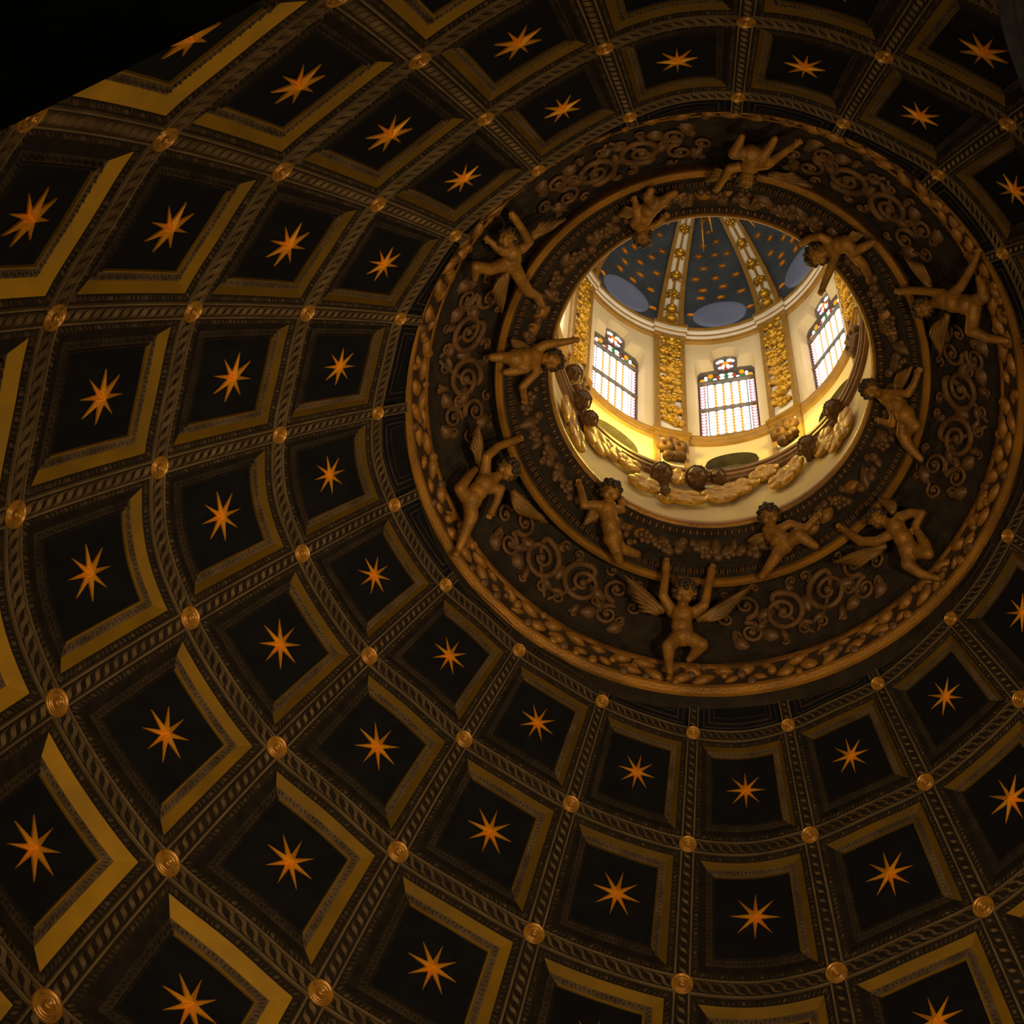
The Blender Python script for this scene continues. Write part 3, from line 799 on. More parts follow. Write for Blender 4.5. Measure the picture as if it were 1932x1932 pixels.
for q in range(6):
    a0 = azs[q]; a1 = azs[(q + 1) % 6] + (360 if q == 5 else 0)
    mid = (a0 + a1) / 2
    half = math.radians((a1 - a0) / 2) * .79 * U
    for sg in (-1, 1):
        scroll(mid, sg * 0.34, 0.47 if sg > 0 else 0.53, 0.31, 1.7, PI / 2, sg, 0.052, 0.026, (sg * 0.02, 0.02))
        scroll(mid, sg * 0.80, 0.68, 0.17, 1.5, -PI / 2, -sg, 0.034, 0.018, (sg * 0.52, 0.10))
        scroll(mid, sg * 0.84, 0.26, 0.16, 1.5, PI / 2, sg, 0.034, 0.018, (sg * 0.60, 0.55))
        scroll(mid, sg * min(1.12, half - .55), 0.50, 0.12, 1.25, PI / 2, -sg, 0.030, 0.016, (sg * 0.95, 0.92))
        scroll(mid, sg * 0.10, 0.88, 0.09, 1.25, -PI / 2, sg, 0.026, 0.014)
        scroll(mid, sg * 0.12, 0.13, 0.09, 1.25, PI / 2, -sg, 0.026, 0.014)
        scroll(mid, sg * 0.62, 0.92, 0.075, 1.2, 0, sg, 0.024, 0.014)
        scroll(mid, sg * 0.62, 0.40, 0.085, 1.2, PI, -sg, 0.026, 0.014, (sg * 0.70, 0.62))
        scroll(mid, sg * 1.06, 0.22, 0.085, 1.2, PI / 2, sg, 0.024, 0.014, (sg * 0.92, 0.05))
        scroll(mid, sg * 0.42, 0.04, 0.060, 1.2, 0, -sg, 0.022, 0.013)
        scroll(mid, sg * 1.04, 0.86, 0.075, 1.2, -PI / 2, -sg, 0.024, 0.014, (sg * 0.88, 0.98))
        for q2 in range(5):   # acanthus lobes along the outside of the big volute
            an = PI / 2 + sg * (0.5 + q2 * 0.95)
            p, nn = frieze_pt(mid, sg * 0.34 + 0.37 * math.cos(an), 0.5 + 0.37 * math.sin(an), 0.02)
            fm = ring_frame(az_of(p), 0.8, 0.3, (-.75, -.66), -an + sg * 0.5)
            fm.translation = p
            inst('acanthus_leaf', LEAFD[2], fm, ring)
        for X, Y, sp in ((0.58, 0.52, 0.4), (0.60, 0.20, -0.5), (0.98, 0.80, 0.9), (1.02, 0.14, -0.8), (0.0, 0.5, 1.57)):
            if X == 0.0 and sg < 0: continue
            p, nn = frieze_pt(mid, sg * X, Y, 0.02)
            a = az_of(p)
            fm = ring_frame(a, 0.8, 0.3, (-.75, -.66), sg * sp)
            fm.translation = p
            inst('acanthus_leaf', LEAFD[1], fm, ring)

# ------------------------------------------------------------------ gilded child figures on the ring
FAT = 1.36
def figure(key, label, group):
    P = PUTTI[key]
    hd = Vector(P['h'][:3]); hr = P['h'][3]
    root = empty('cherub_figure', P['c'][0][-1][:3])
    mb = MB()
    for ci, ch in enumerate(P['c']):
        for a, b in zip(ch[:-1], ch[1:]):
            mb.cap(a[:3], b[:3], a[3] * FAT, b[3] * FAT, 10)
        if ci == 0:  # fuller belly and shoulders
            for q in ch[1:]: mb.ball(q[:3], q[3] * 1.12 * FAT, 10, 7)
            for lim in P['c'][1:3]: mb.cap(ch[1][:3], lim[0][:3], ch[1][3] * .75, lim[0][3], 10)
            for lim in P['c'][3:5]: mb.cap(ch[-1][:3], lim[0][:3], ch[-1][3] * .85, lim[0][3], 10)
            mb.cap(ch[0][:3], hd, ch[0][3], ch[0][3], 10)
    fdir = (Vector(P['f']) - hd).normalized()
    chest = Vector(P['c'][0][1][:3])
    up = (hd - chest)
    up = (up - fdir * up.dot(fdir)).normalized()
    side = fdir.cross(up).normalized()
    R3 = Matrix((side, up, fdir)).transposed()
    mb.ball(hd, hr, 14, 9, (0.90, 1.08, 0.98), R3)
    def fp(x, y, z): return hd + (side * x + up * y + fdir * z) * hr
    for sx in (-1, 1):
        mb.ball(fp(.40 * sx, -.22, .68), hr * .36, 8, 6)      # cheeks
        mb.ball(fp(.34 * sx, .28, .82), hr * .20, 8, 6, (1.4, .6, .8), R3)   # brows
        mb.ball(fp(.34 * sx, .06, .80), hr * .13, 7, 5)       # eyes
        mb.ball(fp(.90 * sx, -.05, .05), hr * .22, 7, 5)      # ears
    mb.ball(fp(0, -.05, 1.02), hr * .17, 8, 6, (.8, 1.5, 1), R3)  # nose
    mb.ball(fp(0, -.42, .90), hr * .17, 8, 6, (1.5, .6, .8), R3)  # mouth
    mb.ball(fp(0, -.72, .72), hr * .24, 8, 6)                # chin
    # hands with fingers
    for lim in P['c'][1:3]:
        w = Vector(lim[-1][:3]); v = (w - Vector(lim[-2][:3])).normalized()
        n = (Vector(CAM_LOC) - w).normalized()
        s = v.cross(n).normalized(); n = s.cross(v).normalized()
        mb.cap(w, w + v * .045, .034, .032, 8)
        for k, L in ((-1.5, .055), (-.5, .07), (.5, .066), (1.5, .05)):
            b = w + v * .05 + s * (.021 * k)
            m1 = b + v * L * .6 + s * .004 * k; m2 = m1 + (v * .7 + n * .7) * L * .5
            mb.cap(b, m1, .0115, .011, 6); mb.cap(m1, m2, .011, .010, 6)
        b = w + v * .01 - s * .034
        mb.cap(b, b - s * .03 + v * .035, .013, .011, 6)
    body = mb.build('body', M['putto'], None, True)
    body.parent = root; body.matrix_parent_inverse = root.matrix_basis.inverted()
    rm = body.modifiers.new('fuse', 'REMESH'); rm.mode = 'VOXEL'; rm.voxel_size = 0.0125; rm.use_smooth_shade = True
    sm = body.modifiers.new('soften', 'SMOOTH'); sm.iterations = 5; sm.factor = 0.5
    hm = MB()
    r2 = random.Random(ord(key))
    for k in range(46):
        y = 1 - 2 * (k + .5) / 46; ph = k * 2.39996
        d = Vector((math.sqrt(1 - y * y) * math.cos(ph), y, math.sqrt(1 - y * y) * math.sin(ph)))
        if d.z > .50 - 0.55 * max(0, d.y - .35) * -1 and d.y < .62: continue
        if d.y < -.55: continue
        c = hd + (side * d.x * .92 + up * d.y * 1.06 + fdir * d.z * .98) * hr
        hm.ball(c, hr * r2.uniform(.24, .34), 7, 5)
    hm_o = hm.build('hair', M['hair'], None, True)
    hm_o.parent = root; hm_o.matrix_parent_inverse = root.matrix_basis.inverted()
    for rt, tip, low in P['w']:
        wm = MB(); feathers = []
        rt, tip, low = Vector(rt), Vector(tip), Vector(low)
        n = (tip - rt).cross(low - rt).normalized()
        if n.dot(Vector(CAM_LOC) - rt) < 0: n = -n
        nf = 8
        for k in range(nf):
            t = k / (nf - 1)
            b = rt.lerp(low, 0.35 * t); e = tip.lerp(low, t * 0.85)
            L = (e - b).length; dv = (e - b).normalized(); s = dv.cross(n).normalized()
            pts, rad = [], []
            for j in range(7):
                q = j / 6.0
                pts.append(b + dv * L * q + n * (0.03 * math.sin(PI * q) + 0.008 * (k % 2) + .01 * (nf - k) / nf) + s * 0.02 * math.sin(PI * q))
                rad.append(0.040 * (0.55 + 0.45 * math.sin(PI * min(1, q * .9 + .1))) * (1 - .55 * max(0, q - .6)))
            fm_ = MB(); fm_.tube(pts, rad, 6, 0.45, [n] * 7); feathers.append(fm_)
        wm.tube([rt.lerp(tip, q / 6.0) + n * 0.03 for q in range(7)], [.045, .046, .044, .040, .034, .026, .015], 7, .8, [n] * 7)
        w_o = wm.build('wing', M['wing'], None, True)
        w_o.parent = root; w_o.matrix_parent_inverse = root.matrix_basis.inverted()
        for fm_ in feathers:
            f_o = fm_.build('feather', M['wing'], None, True)
            f_o.parent = w_o; f_o.matrix_parent_inverse = (root.matrix_basis @ w_o.matrix_parent_inverse @ w_o.matrix_basis).inverted()
    tag(root, label, 'figure', group)
G1 = 'gilded winged children on the scroll frieze'; G2 = 'gilded children climbing the inner rim of the oculus'
figure('A', 'frontal winged child figure with both arms raised, on the frieze below the oculus', G1)
figure('B', 'winged child figure stretching one long straight leg, lower left of the frieze', G1)
figure('C', 'winged child figure with sprawling limbs in the upper left of the frieze', G1)
figure('D', 'winged child figure seen foreshortened at the top of the frieze, one arm flung out right', G1)
figure('E', 'winged child figure reclining at the right edge with one arm thrown upward', G1)
figure('F', 'winged child figure with one arm reaching left, lower right of the frieze', G1)
figure('G', 'standing child with curly dark head against the rim, lower left of the oculus', G2)
figure('H', 'child with curly dark head bending one leg, below the oculus on the right', G2)
figure('I', 'child leaning from the right rim with its dark head at the oculus edge', G2)
figure('J', 'child at the upper right rim whose dark arm reaches across the opening', G2)
figure('K', 'child bending over the upper left rim, head hanging over the blue vault', G2)
figure('L', 'child at the left rim stretching a dark arm over the opening', G2)

# ------------------------------------------------------------------ the lantern above the oculus
def lathe_s(name, prof, material, label, n=128, smooth=False):
    o = lathe_ring(name, prof, material, None, n, smooth)
    tag(o, label, kind='structure')
    return o
def arcbox(mb, az0, az1, r0, r1, z0, z1, n=4):
    """curved block from radius r0 (back) to r1 (front, nearer the axis)"""
    A = [az0 + (az1 - az0) * j / n for j in range(n + 1)]
    mb.grid([[RP(a, r0, z0) for a in A], [RP(a, r1, z0) for a in A], [RP(a, r1, z1) for a in A], [RP(a, r0, z1) for a in A]])
    for a in (az0, az1):
        mb.quad(RP(a, r0, z0), RP(a, r1, z0), RP(a, r1, z1), RP(a, r0, z1))
PIL = [-35.25 - 45 * i for i in range(8)]
WIN = [-12.75 - 45 * i for i in range(8)]
SEENP = (0, 1, 2, 3)
SEENW = (1, 2, 3)
RW = .545
lathe_s('wall_lantern_base', [(.53, .49), (.535, .52), (.535, .95)], M['cream'], 'cream wall between the oculus lip and the brown cornice', smooth=True)
lathe_s('trim_1', [(.535, .94), (.520, .945), (.517, .957), (.510, .960), (.509, .975), (.515, .982), (.506, .990), (.504, 1.008), (.548, 1.015)], M['brown'], 'brown moulded cornice ring running round the foot of the lantern')
lathe_s('trim_2', [(.548, 1.385), (.535, 1.39), (.532, 1.405), (.528, 1.410), (.530, 1.425), (.524, 1.435), (.524, 1.448), (.60, 1.452)], M['ochre'], 'thin ochre sill moulding under the stained glass windows')

def wall_open(z0, z1, r, half, flo, fhi, xs=None, nin=24, nout=6):
    mb = MB()
    e = 1e-4
    for c in WIN:
        ed = [c - 22.5 + (22.5 - half) * j / nout for j in range(nout)]
        xs = xs or [-1 + 2 * j / nin for j in range(nin + 1)]
        def strip(a, b, p, q, p2, q2):
            mb.quad(RP(a, r, p), RP(b, r, q), RP(b, r, q2), RP(a, r, p2))
        L = [c - 22.5 + (22.5 - half) * j / nout for j in range(nout + 1)]
        for s in (0, 1):
            Q = L if s == 0 else [2 * c - a for a in reversed(L)]
            for a, b in zip(Q[:-1], Q[1:]): strip(a, b, z0, z0, z1, z1)
        for x0, x1 in zip(xs[:-1], xs[1:]):
            a, b = c + half * x0, c + half * x1
            l0, l1, h0, h1 = flo(x0 + e), flo(x1 - e), fhi(x0 + e), fhi(x1 - e)
            if max(l0, l1) > z0 + 1e-5: strip(a, b, z0, z0, l0, l1)
            strip(a, b, h0, h1, z1, z1)
    return mb
# parapet with oval niches
NH = 10.0
nlo = lambda x: 1.165 - .115 * math.sqrt(max(0, 1 - x * x))
nhi = lambda x: 1.165 + .125 * math.sqrt(max(0, 1 - x * x))
par = wall_open(1.012, 1.388, RW, NH, nlo, nhi).build('wall_lantern_parapet', M['cream'], smooth=False)
tag(par, 'cream parapet band with dark oval niches above the brown cornice', kind='structure')
for c in WIN:
    mb = MB(); n = 28
    o1, o2 = [], []
    for j in range(n + 1):
        a = 2 * PI * j / n
        o1.append(RP(c + NH * math.cos(a), RW, 1.165 + .12 * math.sin(a)))
        o2.append(RP(c + NH * .9 * math.cos(a), RW + .035, 1.165 + .105 * math.sin(a)))
    mb.grid([o1, o2])
    mb.add(o2[:-1], [tuple(range(n))])
    mb.build('oval_niche', M['niche'], par)
# window storey
WH = 12.2
def whi(x):
    ax = abs(x)
    if ax < .5: return 2.635 - .05 * (ax / .5) ** 2 - (.03 * max(0, (ax - .4) / .1) ** 2)
    return 2.485 - .05 * max(0, (ax - .8) / .2) ** 2
wlo = lambda x: 1.45
def pieces(br):
    return [[-1 + (1 - br) * j / 8 for j in range(9)], [-br + 2 * br * j / 10 for j in range(11)], [br + (1 - br) * j / 8 for j in range(9)]]
_px = pieces(.5)
wl = wall_open(1.45, 2.70, RW, WH, wlo, whi, _px[0] + _px[1][1:] + _px[2][1:]).build('wall_lantern', M['cream'])
tag(wl, 'cream lantern wall pierced by deep shaped window recesses', kind='structure')
GR = .577
GH = 10.9
def ghi(x):
    ax = abs(x)
    if ax < .36: return 2.58 - .02 * (ax / .36) ** 2
    return 2.405 - .04 * max(0, (ax - .8) / .2) ** 2
for c in WIN:
    mb = MB(); e = 1e-4
    def outline(fn, half, r, br):
        P = [RP(c - half, r, 1.45)]
        for seg in pieces(br):
            for q, x in enumerate(seg):
                xe = x + (e if q == 0 else -e if q == len(seg) - 1 else 0)
                P.append(RP(c + half * x, r, fn(xe)))
        return P + [RP(c + half, r, 1.45)]
    A = outline(whi, WH, RW, .5); B = outline(ghi, GH, GR + .004, .36)
    mb.grid([A, B])
    mb.build('window_reveal', M['cream'], wl)

# ---- stained glass
WW = .115 * U; WB = 1.45; HH = (2.405 - 1.45) * U; LB = (2.58 - 1.45) * U
def prism(name, poly, material, t=0.012):
    n = len(poly)
    V = [(x, y, t) for x, y in poly] + [(x, y, 0) for x, y in poly]
    Fa = [tuple(range(n))] + [(j, n + j, n + (j + 1) % n, (j + 1) % n) for j in range(n)]
    return meshdata(name, V, Fa, material, smooth=False)
PW = 2 * WW * .126; PH = HH * .335 / 8.6
def lens(w, h):
    P = []
    for j in range(7):
        t = j / 6.0; P.append((-w / 2 + w * t, -h * .36 + .20 * h * math.sin(PI * t)))
    for j in range(7):
        t = j / 6.0; P.append((w / 2 - w * t, h * .16 + .30 * h * math.sin(PI * t)))
    return P
ME_LENS = prism('pane', lens(PW * .86, PH * .80), M['gwhite'])
ME_DIA = prism('pane', [(-.2 * PW, 0), (0, -.34 * PH), (.2 * PW, 0), (0, .34 * PH)], M['gorange'], .014)
BW = 2 * WW * .085
ME_CHEV = prism('pane', [(-BW / 2, .30 * PH), (-BW / 2, .02 * PH), (0, -.34 * PH), (BW / 2, .02 * PH), (BW / 2, .30 * PH), (0, .0)], M['gorange'])
ME_TRI = prism('pane', [(-BW * .42, .32 * PH), (0, -.20 * PH), (BW * .42, .32 * PH), (0, .42 * PH)], M['gpink'])
ME_STRIP = {}
def rect(name, w, h, material):
    return prism(name, [(-w / 2, -h / 2), (w / 2, -h / 2), (w / 2, h / 2), (-w / 2, h / 2)], material, .008)
def ell(w, h, material, n=10):
    return prism('pane', [(w / 2 * math.cos(2 * PI * j / n), h / 2 * math.sin(2 * PI * j / n)) for j in range(n)], material, .014)
ORN = [ell(.085, .20, M['gorange']), ell(.06, .16, M['gred']), ell(.07, .13, M['ggreen']), ell(.085, .10, M['gwhite']), ell(.06, .10, M['gpink']), ell(.05, .2, M['gwhite'])]
def win_frame_mat(c):
    a = math.radians(c)
    er = Vector((math.cos(a), math.sin(a), 0)); et = Vector((math.sin(a), -math.cos(a), 0))
    # x must run left to right as seen from the axis looking out
    m = Matrix((et, Vector((0, 0, 1)), -er)).transposed().to_4x4()
    m.translation = Vector(RP(c, GR, WB))
    return m
def FX(u): return (u - .5) * 2 * WW
def glassoutline():
    P = [(-WW, 0), (-WW, HH * .955), (-WW * .93, HH * .985), (-WW * .80, HH)]
    P += [(-WW * .30, HH * 1.005), (-WW * .30, HH * 1.02), (-WW * .40, HH * 1.13), (-WW * .25, HH * 1.165), (0, HH * 1.18)]
    return P + [(-x, y) for x, y in reversed(P[:-1])]
wnames = {1: 'stained glass window left of centre in the lantern', 2: 'stained glass window in the centre of the lantern', 3: 'stained glass window at the right of the lantern'}
for wi in range(8):
    c = WIN[wi]
    W4 = win_frame_mat(c)
    if wi not in SEENW:
        m1 = prism('window_%d' % (wi + 1), glassoutline(), M['gwhite'])
        o = inst('window_%d' % (wi + 1), m1, W4)
        tag(o, 'pale lantern window on the side turned away', kind='structure')
        continue
    P = glassoutline()
    n = len(P)
    V = [(x, y, -0.01) for x, y in P]
    fr = MB(); fr.add(V, [tuple(range(n))])
    root = inst('window_%d' % (wi + 1), meshdata('lead_sheet', fr.v, fr.f, M['lead'], False), W4)
    tag(root, wnames[wi], kind='structure')
    # iron frame
    fb = MB()
    for (x0, y0), (x1, y1) in zip(P, P[1:]):
        d = Vector((x1 - x0, y1 - y0, 0)); L = d.length; d = d / L; s = Vector((-d.y, d.x, 0))
        fb.box(((x0 + x1) / 2, (y0 + y1) / 2, .015), d * (L / 2 + .012), s * .022, (0, 0, .025))
    inst('frame', meshdata('frame', fb.v, fb.f, M['iron'], False), W4, root)
    for y, h in ((.138, .022), (.497, .010), (.855, .020)):
        bb = MB(); bb.box((0, HH * y, .02), (WW, 0, 0), (0, HH * h / 2, 0), (0, 0, .03))
        inst('crossbar', meshdata('crossbar', bb.v, bb.f, M['iron'], False), W4, root)
    def put(me, u, y, z=0.0, name='pane'):
        inst(name, me, W4 @ Matrix.Translation((FX(u), y, z)), root)
    bands = [(.005, .128, 3), (.152, .490, 9), (.504, .842, 9)]
    for y0, y1, nr in bands:
        yh = (y1 - y0) * HH / nr
        for r in range(nr):
            y = y0 * HH + (r + .5) * yh
            for q in range(5):
                put(ME_LENS, .236 + q * .132, y)
            if r < nr - 1:
                for q in range(4): put(ME_DIA, .302 + q * .132, y + yh * .5)
            for u in (.090, .910):
                put(ME_CHEV, u, y + yh * .2); put(ME_TRI, u, y - yh * .28, .004)
        key = round(y1 - y0, 3)
        if key not in ME_STRIP:
            ME_STRIP[key] = (rect('pane', 2 * WW * .022, (y1 - y0) * HH * .98, M['gwhite']), rect('pane', 2 * WW * .085, (y1 - y0) * HH * .98, M['gpurple']))
        for u in (.152, .848): put(ME_STRIP[key][0], u, (y0 + y1) / 2 * HH)
        for u in (.090, .910): put(ME_STRIP[key][1], u, (y0 + y1) / 2 * HH, -.004)
    yo = .932 * HH
    for u, dy, k in ((.10, -.1, 0), (.16, .02, 5), (.24, -.1, 2), (.24, .12, 0), (.31, -.1, 4), (.37, .02, 1), (.43, .09, 3), (.43, -.09, 3), (.5, .10, 2), (.5, -.10, 2),
                     (.57, .09, 3), (.57, -.09, 3), (.63, .02, 1), (.69, -.1, 4), (.76, -.1, 2), (.76, .12, 0), (.84, .02, 5), (.90, -.1, 0)):
        put(ORN[k], u, yo + dy)
    yl = 1.08 * HH
    for u, dy, k in ((.5, .12, 0), (.42, .08, 1), (.58, .08, 1), (.37, .22, 4), (.63, .22, 4), (.46, -.05, 5), (.54, -.05, 5), (.5, -.18, 1), (.43, .28, 3), (.57, .28, 3), (.40, -.08, 4), (.60, -.08, 4)):
        put(ORN[k], u, yl + dy)

# ---- flower ornaments
def torus_fruit(R, material):
    prof = [(R * .55, -R * .5), (R * .92, -R * .2), (R, R * .12), (R * .86, R * .48), (R * .55, R * .68), (R * .36, R * .62), (R * .26, R * .30)]
    return lathe_mesh('pomegranate', prof, material, 12)
def leafy(R, material):
    mb = MB()
    for j in range(6):
        a = 2 * PI * j / 6 + .3
        mb.ball((R * .75 * math.cos(a), R * .75 * math.sin(a), 0), R * .36, 6, 4, (1.2, .8, .5))
    mb.ball((0, 0, R * .15), R * .45, 7, 5)
    return meshdata('blossom', mb.v, mb.f, material)
POM = [torus_fruit(.105, M['lgold']), torus_fruit(.085, M['lgold'])]
POMD = torus_fruit(.13, M['cherub'])
BLG = [petal_mesh(.11, M['lgold']), leafy(.12, M['lgold'])]
BUD = [ball_mesh(.062, 'bud', M['lgold']), ball_mesh(.045, 'bud', M['lgold'])]
BUDD = ball_mesh(.09, 'bud', M['cherub'])
BIGL = leafy(.17, M['lgold'])
def lfr(az, r, z, spin=0.0, nz=0.0):
    m = ring_frame(az, r, z, (-1, nz), spin)
    return m
PLAB = {0: 'flower-hung pilaster at the left edge of the lantern opening', 1: 'flower-hung pilaster left of the central lantern window',
        2: 'flower-hung pilaster right of the central lantern window', 3: 'flower-hung pilaster at the right edge of the lantern opening'}
for pi_ in SEENP:
    c = PIL[pi_]
    root = empty('pilaster', RP(c, .54, 1.02))
    def pb(name, mb, material):
        o = mb.build(name, material, None)
        o.parent = root; o.matrix_parent_inverse = root.matrix_basis.inverted()
        return o
    mb = MB(); arcbox(mb, c - 4.4, c + 4.4, .5445, .536, 1.46, 2.70); pb('panel', mb, M['white'])
    for s in (-1, 1):
        mb = MB(); arcbox(mb, c + s * 4.3, c + s * 6.4, .5445, .527, 1.46, 2.70); pb('border', mb, M['ochre'])
    mb = MB(); arcbox(mb, c - 7.0, c + 7.0, .5445, .522, 1.40, 1.43); arcbox(mb, c - 7.8, c + 7.8, .5445, .514, 1.43, 1.447); arcbox(mb, c - 6.9, c + 6.9, .5445, .520, 1.447, 1.475); pb('base_moulding', mb, M['ochre'])
    mb = MB(); arcbox(mb, c - 4.8, c + 4.8, .5445, .534, 1.05, 1.40); pb('pedestal_panel', mb, M['white'])
    for s in (-1, 1):
        mb = MB(); arcbox(mb, c + s * 4.7, c + s * 6.6, .5445, .526, 1.03, 1.40); pb('pedestal_border', mb, M['ochre'])
    mb = MB(); arcbox(mb, c - 7.2, c + 7.2, .5445, .520, 1.012, 1.045); pb('plinth', mb, M['ochre'])
    mb = MB(); arcbox(mb, c - 6.8, c + 6.8, .5445, .520, 2.69, 2.72); arcbox(mb, c - 7.4, c + 7.4, .5445, .512, 2.745, 2.755); arcbox(mb, c - 7.8, c + 7.8, .5445, .502, 2.79, 2.825); pb('capital', mb, M['ochre'])
    mb = MB(); arcbox(mb, c - 7.0, c + 7.0, .5445, .516, 2.72, 2.745); arcbox(mb, c - 7.5, c + 7.5, .5445, .507, 2.755, 2.79); pb('capital_band', mb, M['white'])
    if pi_ in SEENP:
        tag(root, PLAB[pi_], 'pilaster', 'flower-hung pilasters of the lantern')
        r2 = random.Random(pi_ + 3)
        for k in range(9):
            z = 1.60 + 1.05 * k / 8.4
            cw = r2.uniform(-.5, .5)
            inst('flower', r2.choice((POM[0], POM[0], BLG[0], BLG[1])), lfr(c + cw, .522, z, r2.uniform(0, 6), -.35), root)
            for s in (-1, 1):
                inst('flower', r2.choice((POM[1], BLG[0], BUD[0])), lfr(c + cw + s * r2.uniform(2.1, 2.8), .526, z + r2.uniform(-.03, .05), r2.uniform(0, 6), -.3), root)
                if r2.random() < .6: inst('bud', r2.choice(BUD), lfr(c + s * r2.uniform(2.8, 3.9), .529, z + .06 + r2.uniform(-.02, .02), 0, -.3), root)
        for a, dz, me in ((-2.6, .02, POMD), (.3, .05, POMD), (3.0, .0, POMD), (-1.2, -.08, BUDD), (1.8, -.09, BUDD), (-3.2, -.07, BUDD)):
            inst('fruit', me, lfr(c + a, .518, 1.24 + dz, r2.uniform(0, 6), -.4), root)

# entablature under the blue vault
lathe_s('trim_3', [(.548, 2.69), (.532, 2.695), (.531, 2.712), (.527, 2.715)], M['ochre'], 'lower ochre moulding of the ring under the blue vault')
lathe_s('trim_4', [(.530, 2.713), (.523, 2.722), (.523, 2.738), (.530, 2.746)], M['white'], 'lower white moulding of the ring under the blue vault')
lathe_s('trim_5', [(.530, 2.744), (.523, 2.748), (.522, 2.757), (.527, 2.759)], M['ochre'], 'middle ochre moulding of the ring under the blue vault')
lathe_s('trim_6', [(.527, 2.757), (.515, 2.768), (.514, 2.783), (.520, 2.791)], M['white'], 'upper white moulding of the ring under the blue vault')
lathe_s('trim_7', [(.520, 2.789), (.514, 2.797), (.510, 2.812), (.512, 2.822), (.545, 2.828)], M['ochre'], 'upper ochre moulding of the ring under the blue vault')

# blue vault
VR, VZ, VH = .527, 2.815, .62
def VP(az, th, d=0.0):
    t = math.radians(th)
    r = VR * math.cos(t); z = VZ + VH * math.sin(t)
    n = Vector((math.cos(t) / VR, math.sin(t) / VH)).normalized()
    return RP(az, r - n.x * d, z - n.y * d)
mb = MB()
mb.grid([[VP(360.0 * j / 96, 90.0 * i / 24) for j in range(97)] for i in range(25)])
vault = mb.build('ceiling_lantern', M['blue'], smooth=True)
tag(vault, 'dark blue lantern vault sprinkled with gold stars', kind='structure')
for c in WIN:
    mb = MB(); n = 32
    rows = []
    for q, dd in ((1.0, -.002), (.985, .007), (.93, .009), (.6, .008), (.3, .008), (.02, .008)):
        rows.append([VP(c + 12.4 * q * math.cos(2 * PI * j / n), 14.0 + 9.5 * q * math.sin(2 * PI * j / n), dd) for j in range(n + 1)])
    mb.grid(rows)
    mb.build('oval_panel', M['oval'], vault, smooth=True)
def vframe(az, th, d, spin=0.0):
    p = Vector(VP(az, th, d)); q = Vector(VP(az, th, d + .05)); n = (q - p).normalized()
    x = (Vector(VP(az + .5, th, d)) - p).normalized(); y = n.cross(x).normalized()
    m = Matrix((x, y, n)).transposed().to_4x4() @ Matrix.Rotation(spin, 4, 'Z')
    m.translation = p
    return m
LST = star_mesh(.088, 'small_star', M['starg'], .35, .22)
ORD = ['lowest', 'second', 'third', 'fourth', 'fifth', 'sixth', 'seventh', 'eighth', 'ninth']
SROW = ((15, (13.6, -13.6)), (27, (8, -2, -11.5)), (32, (7, -3)), (37, (10.5, 0, -11.5)), (43, (6, -6)), (49, (10, -1, -10.5)), (55, (5, -5)), (61, (0,)), (66, (3.5, -3.5)))
for wi in SEENW:
    c = WIN[wi]
    for ri, (th, offs) in enumerate(SROW):
        for qi, a in enumerate(offs):
            o = inst('small_star', LST, vframe(c + a + rng.uniform(-.8, .8), th + rng.uniform(-.8, .8), .004, rng.uniform(0, .4)))
            pos = {1: ('alone',), 2: ('left', 'right'), 3: ('left', 'middle', 'right')}[len(offs)][qi]
            tag(o, 'small gold star on the blue vault, %s bay, %s row up, %s' % ({1: 'left', 2: 'central', 3: 'right'}[wi], ORD[ri], pos), 'star', 'small stars on the blue lantern vault')
# ribs
RLAB = {0: 'gilded rib of the blue vault at its far left, hung with flowers', 1: 'gilded rib of the blue vault left of centre, hung with flowers',
        2: 'gilded rib of the blue vault right of centre, hung with flowers', 3: 'gilded rib of the blue vault at its far right, hung with flowers'}
for pi_ in SEENP:
    c = PIL[pi_]
    root = empty('vault_rib', VP(c, 1))
    def strip(name, w0, w1, dd, material, th0=1.5, th1=69.5):
        mb = MB(); A, B, A0, B0 = [], [], [], []
        for j in range(19):
            th = th0 + (th1 - th0) * j / 18.0
            k = (1 - .42 * j / 18.0) / max(.22, math.cos(math.radians(th)))
            A.append(VP(c + w0 * k, th, dd)); B.append(VP(c + w1 * k, th, dd)); A0.append(VP(c + w0 * k, th, -.005)); B0.append(VP(c + w1 * k, th, -.005))
        mb.grid([A0, A, B, B0])
        o = mb.build(name, material, None)
        o.parent = root; o.matrix_parent_inverse = root.matrix_basis.inverted()
    strip('panel', -3.9, 3.9, .010, M['white'])
    strip('border', -6.2, -3.7, .022, M['ochre'])
    strip('border', 3.7, 6.2, .022, M['ochre'])
    if pi_ in SEENP:
        strip('stem', -.8, .8, .014, M['ochre'])
        for k, th in enumerate((6, 15, 26, 37, 49, 61, 70)):
            sc = Matrix.Scale(1 - .05 * k, 4)
            inst('flower', POM[0] if k % 3 != 2 else BLG[0], vframe(c, th, .024, k) @ sc, root)
            inst('leaves', BIGL, vframe(c, th, .010, k * .7) @ sc @ Matrix.Scale(.85, 4), root)
        tag(root, RLAB[pi_], 'rib', 'flower-hung ribs of the blue vault')
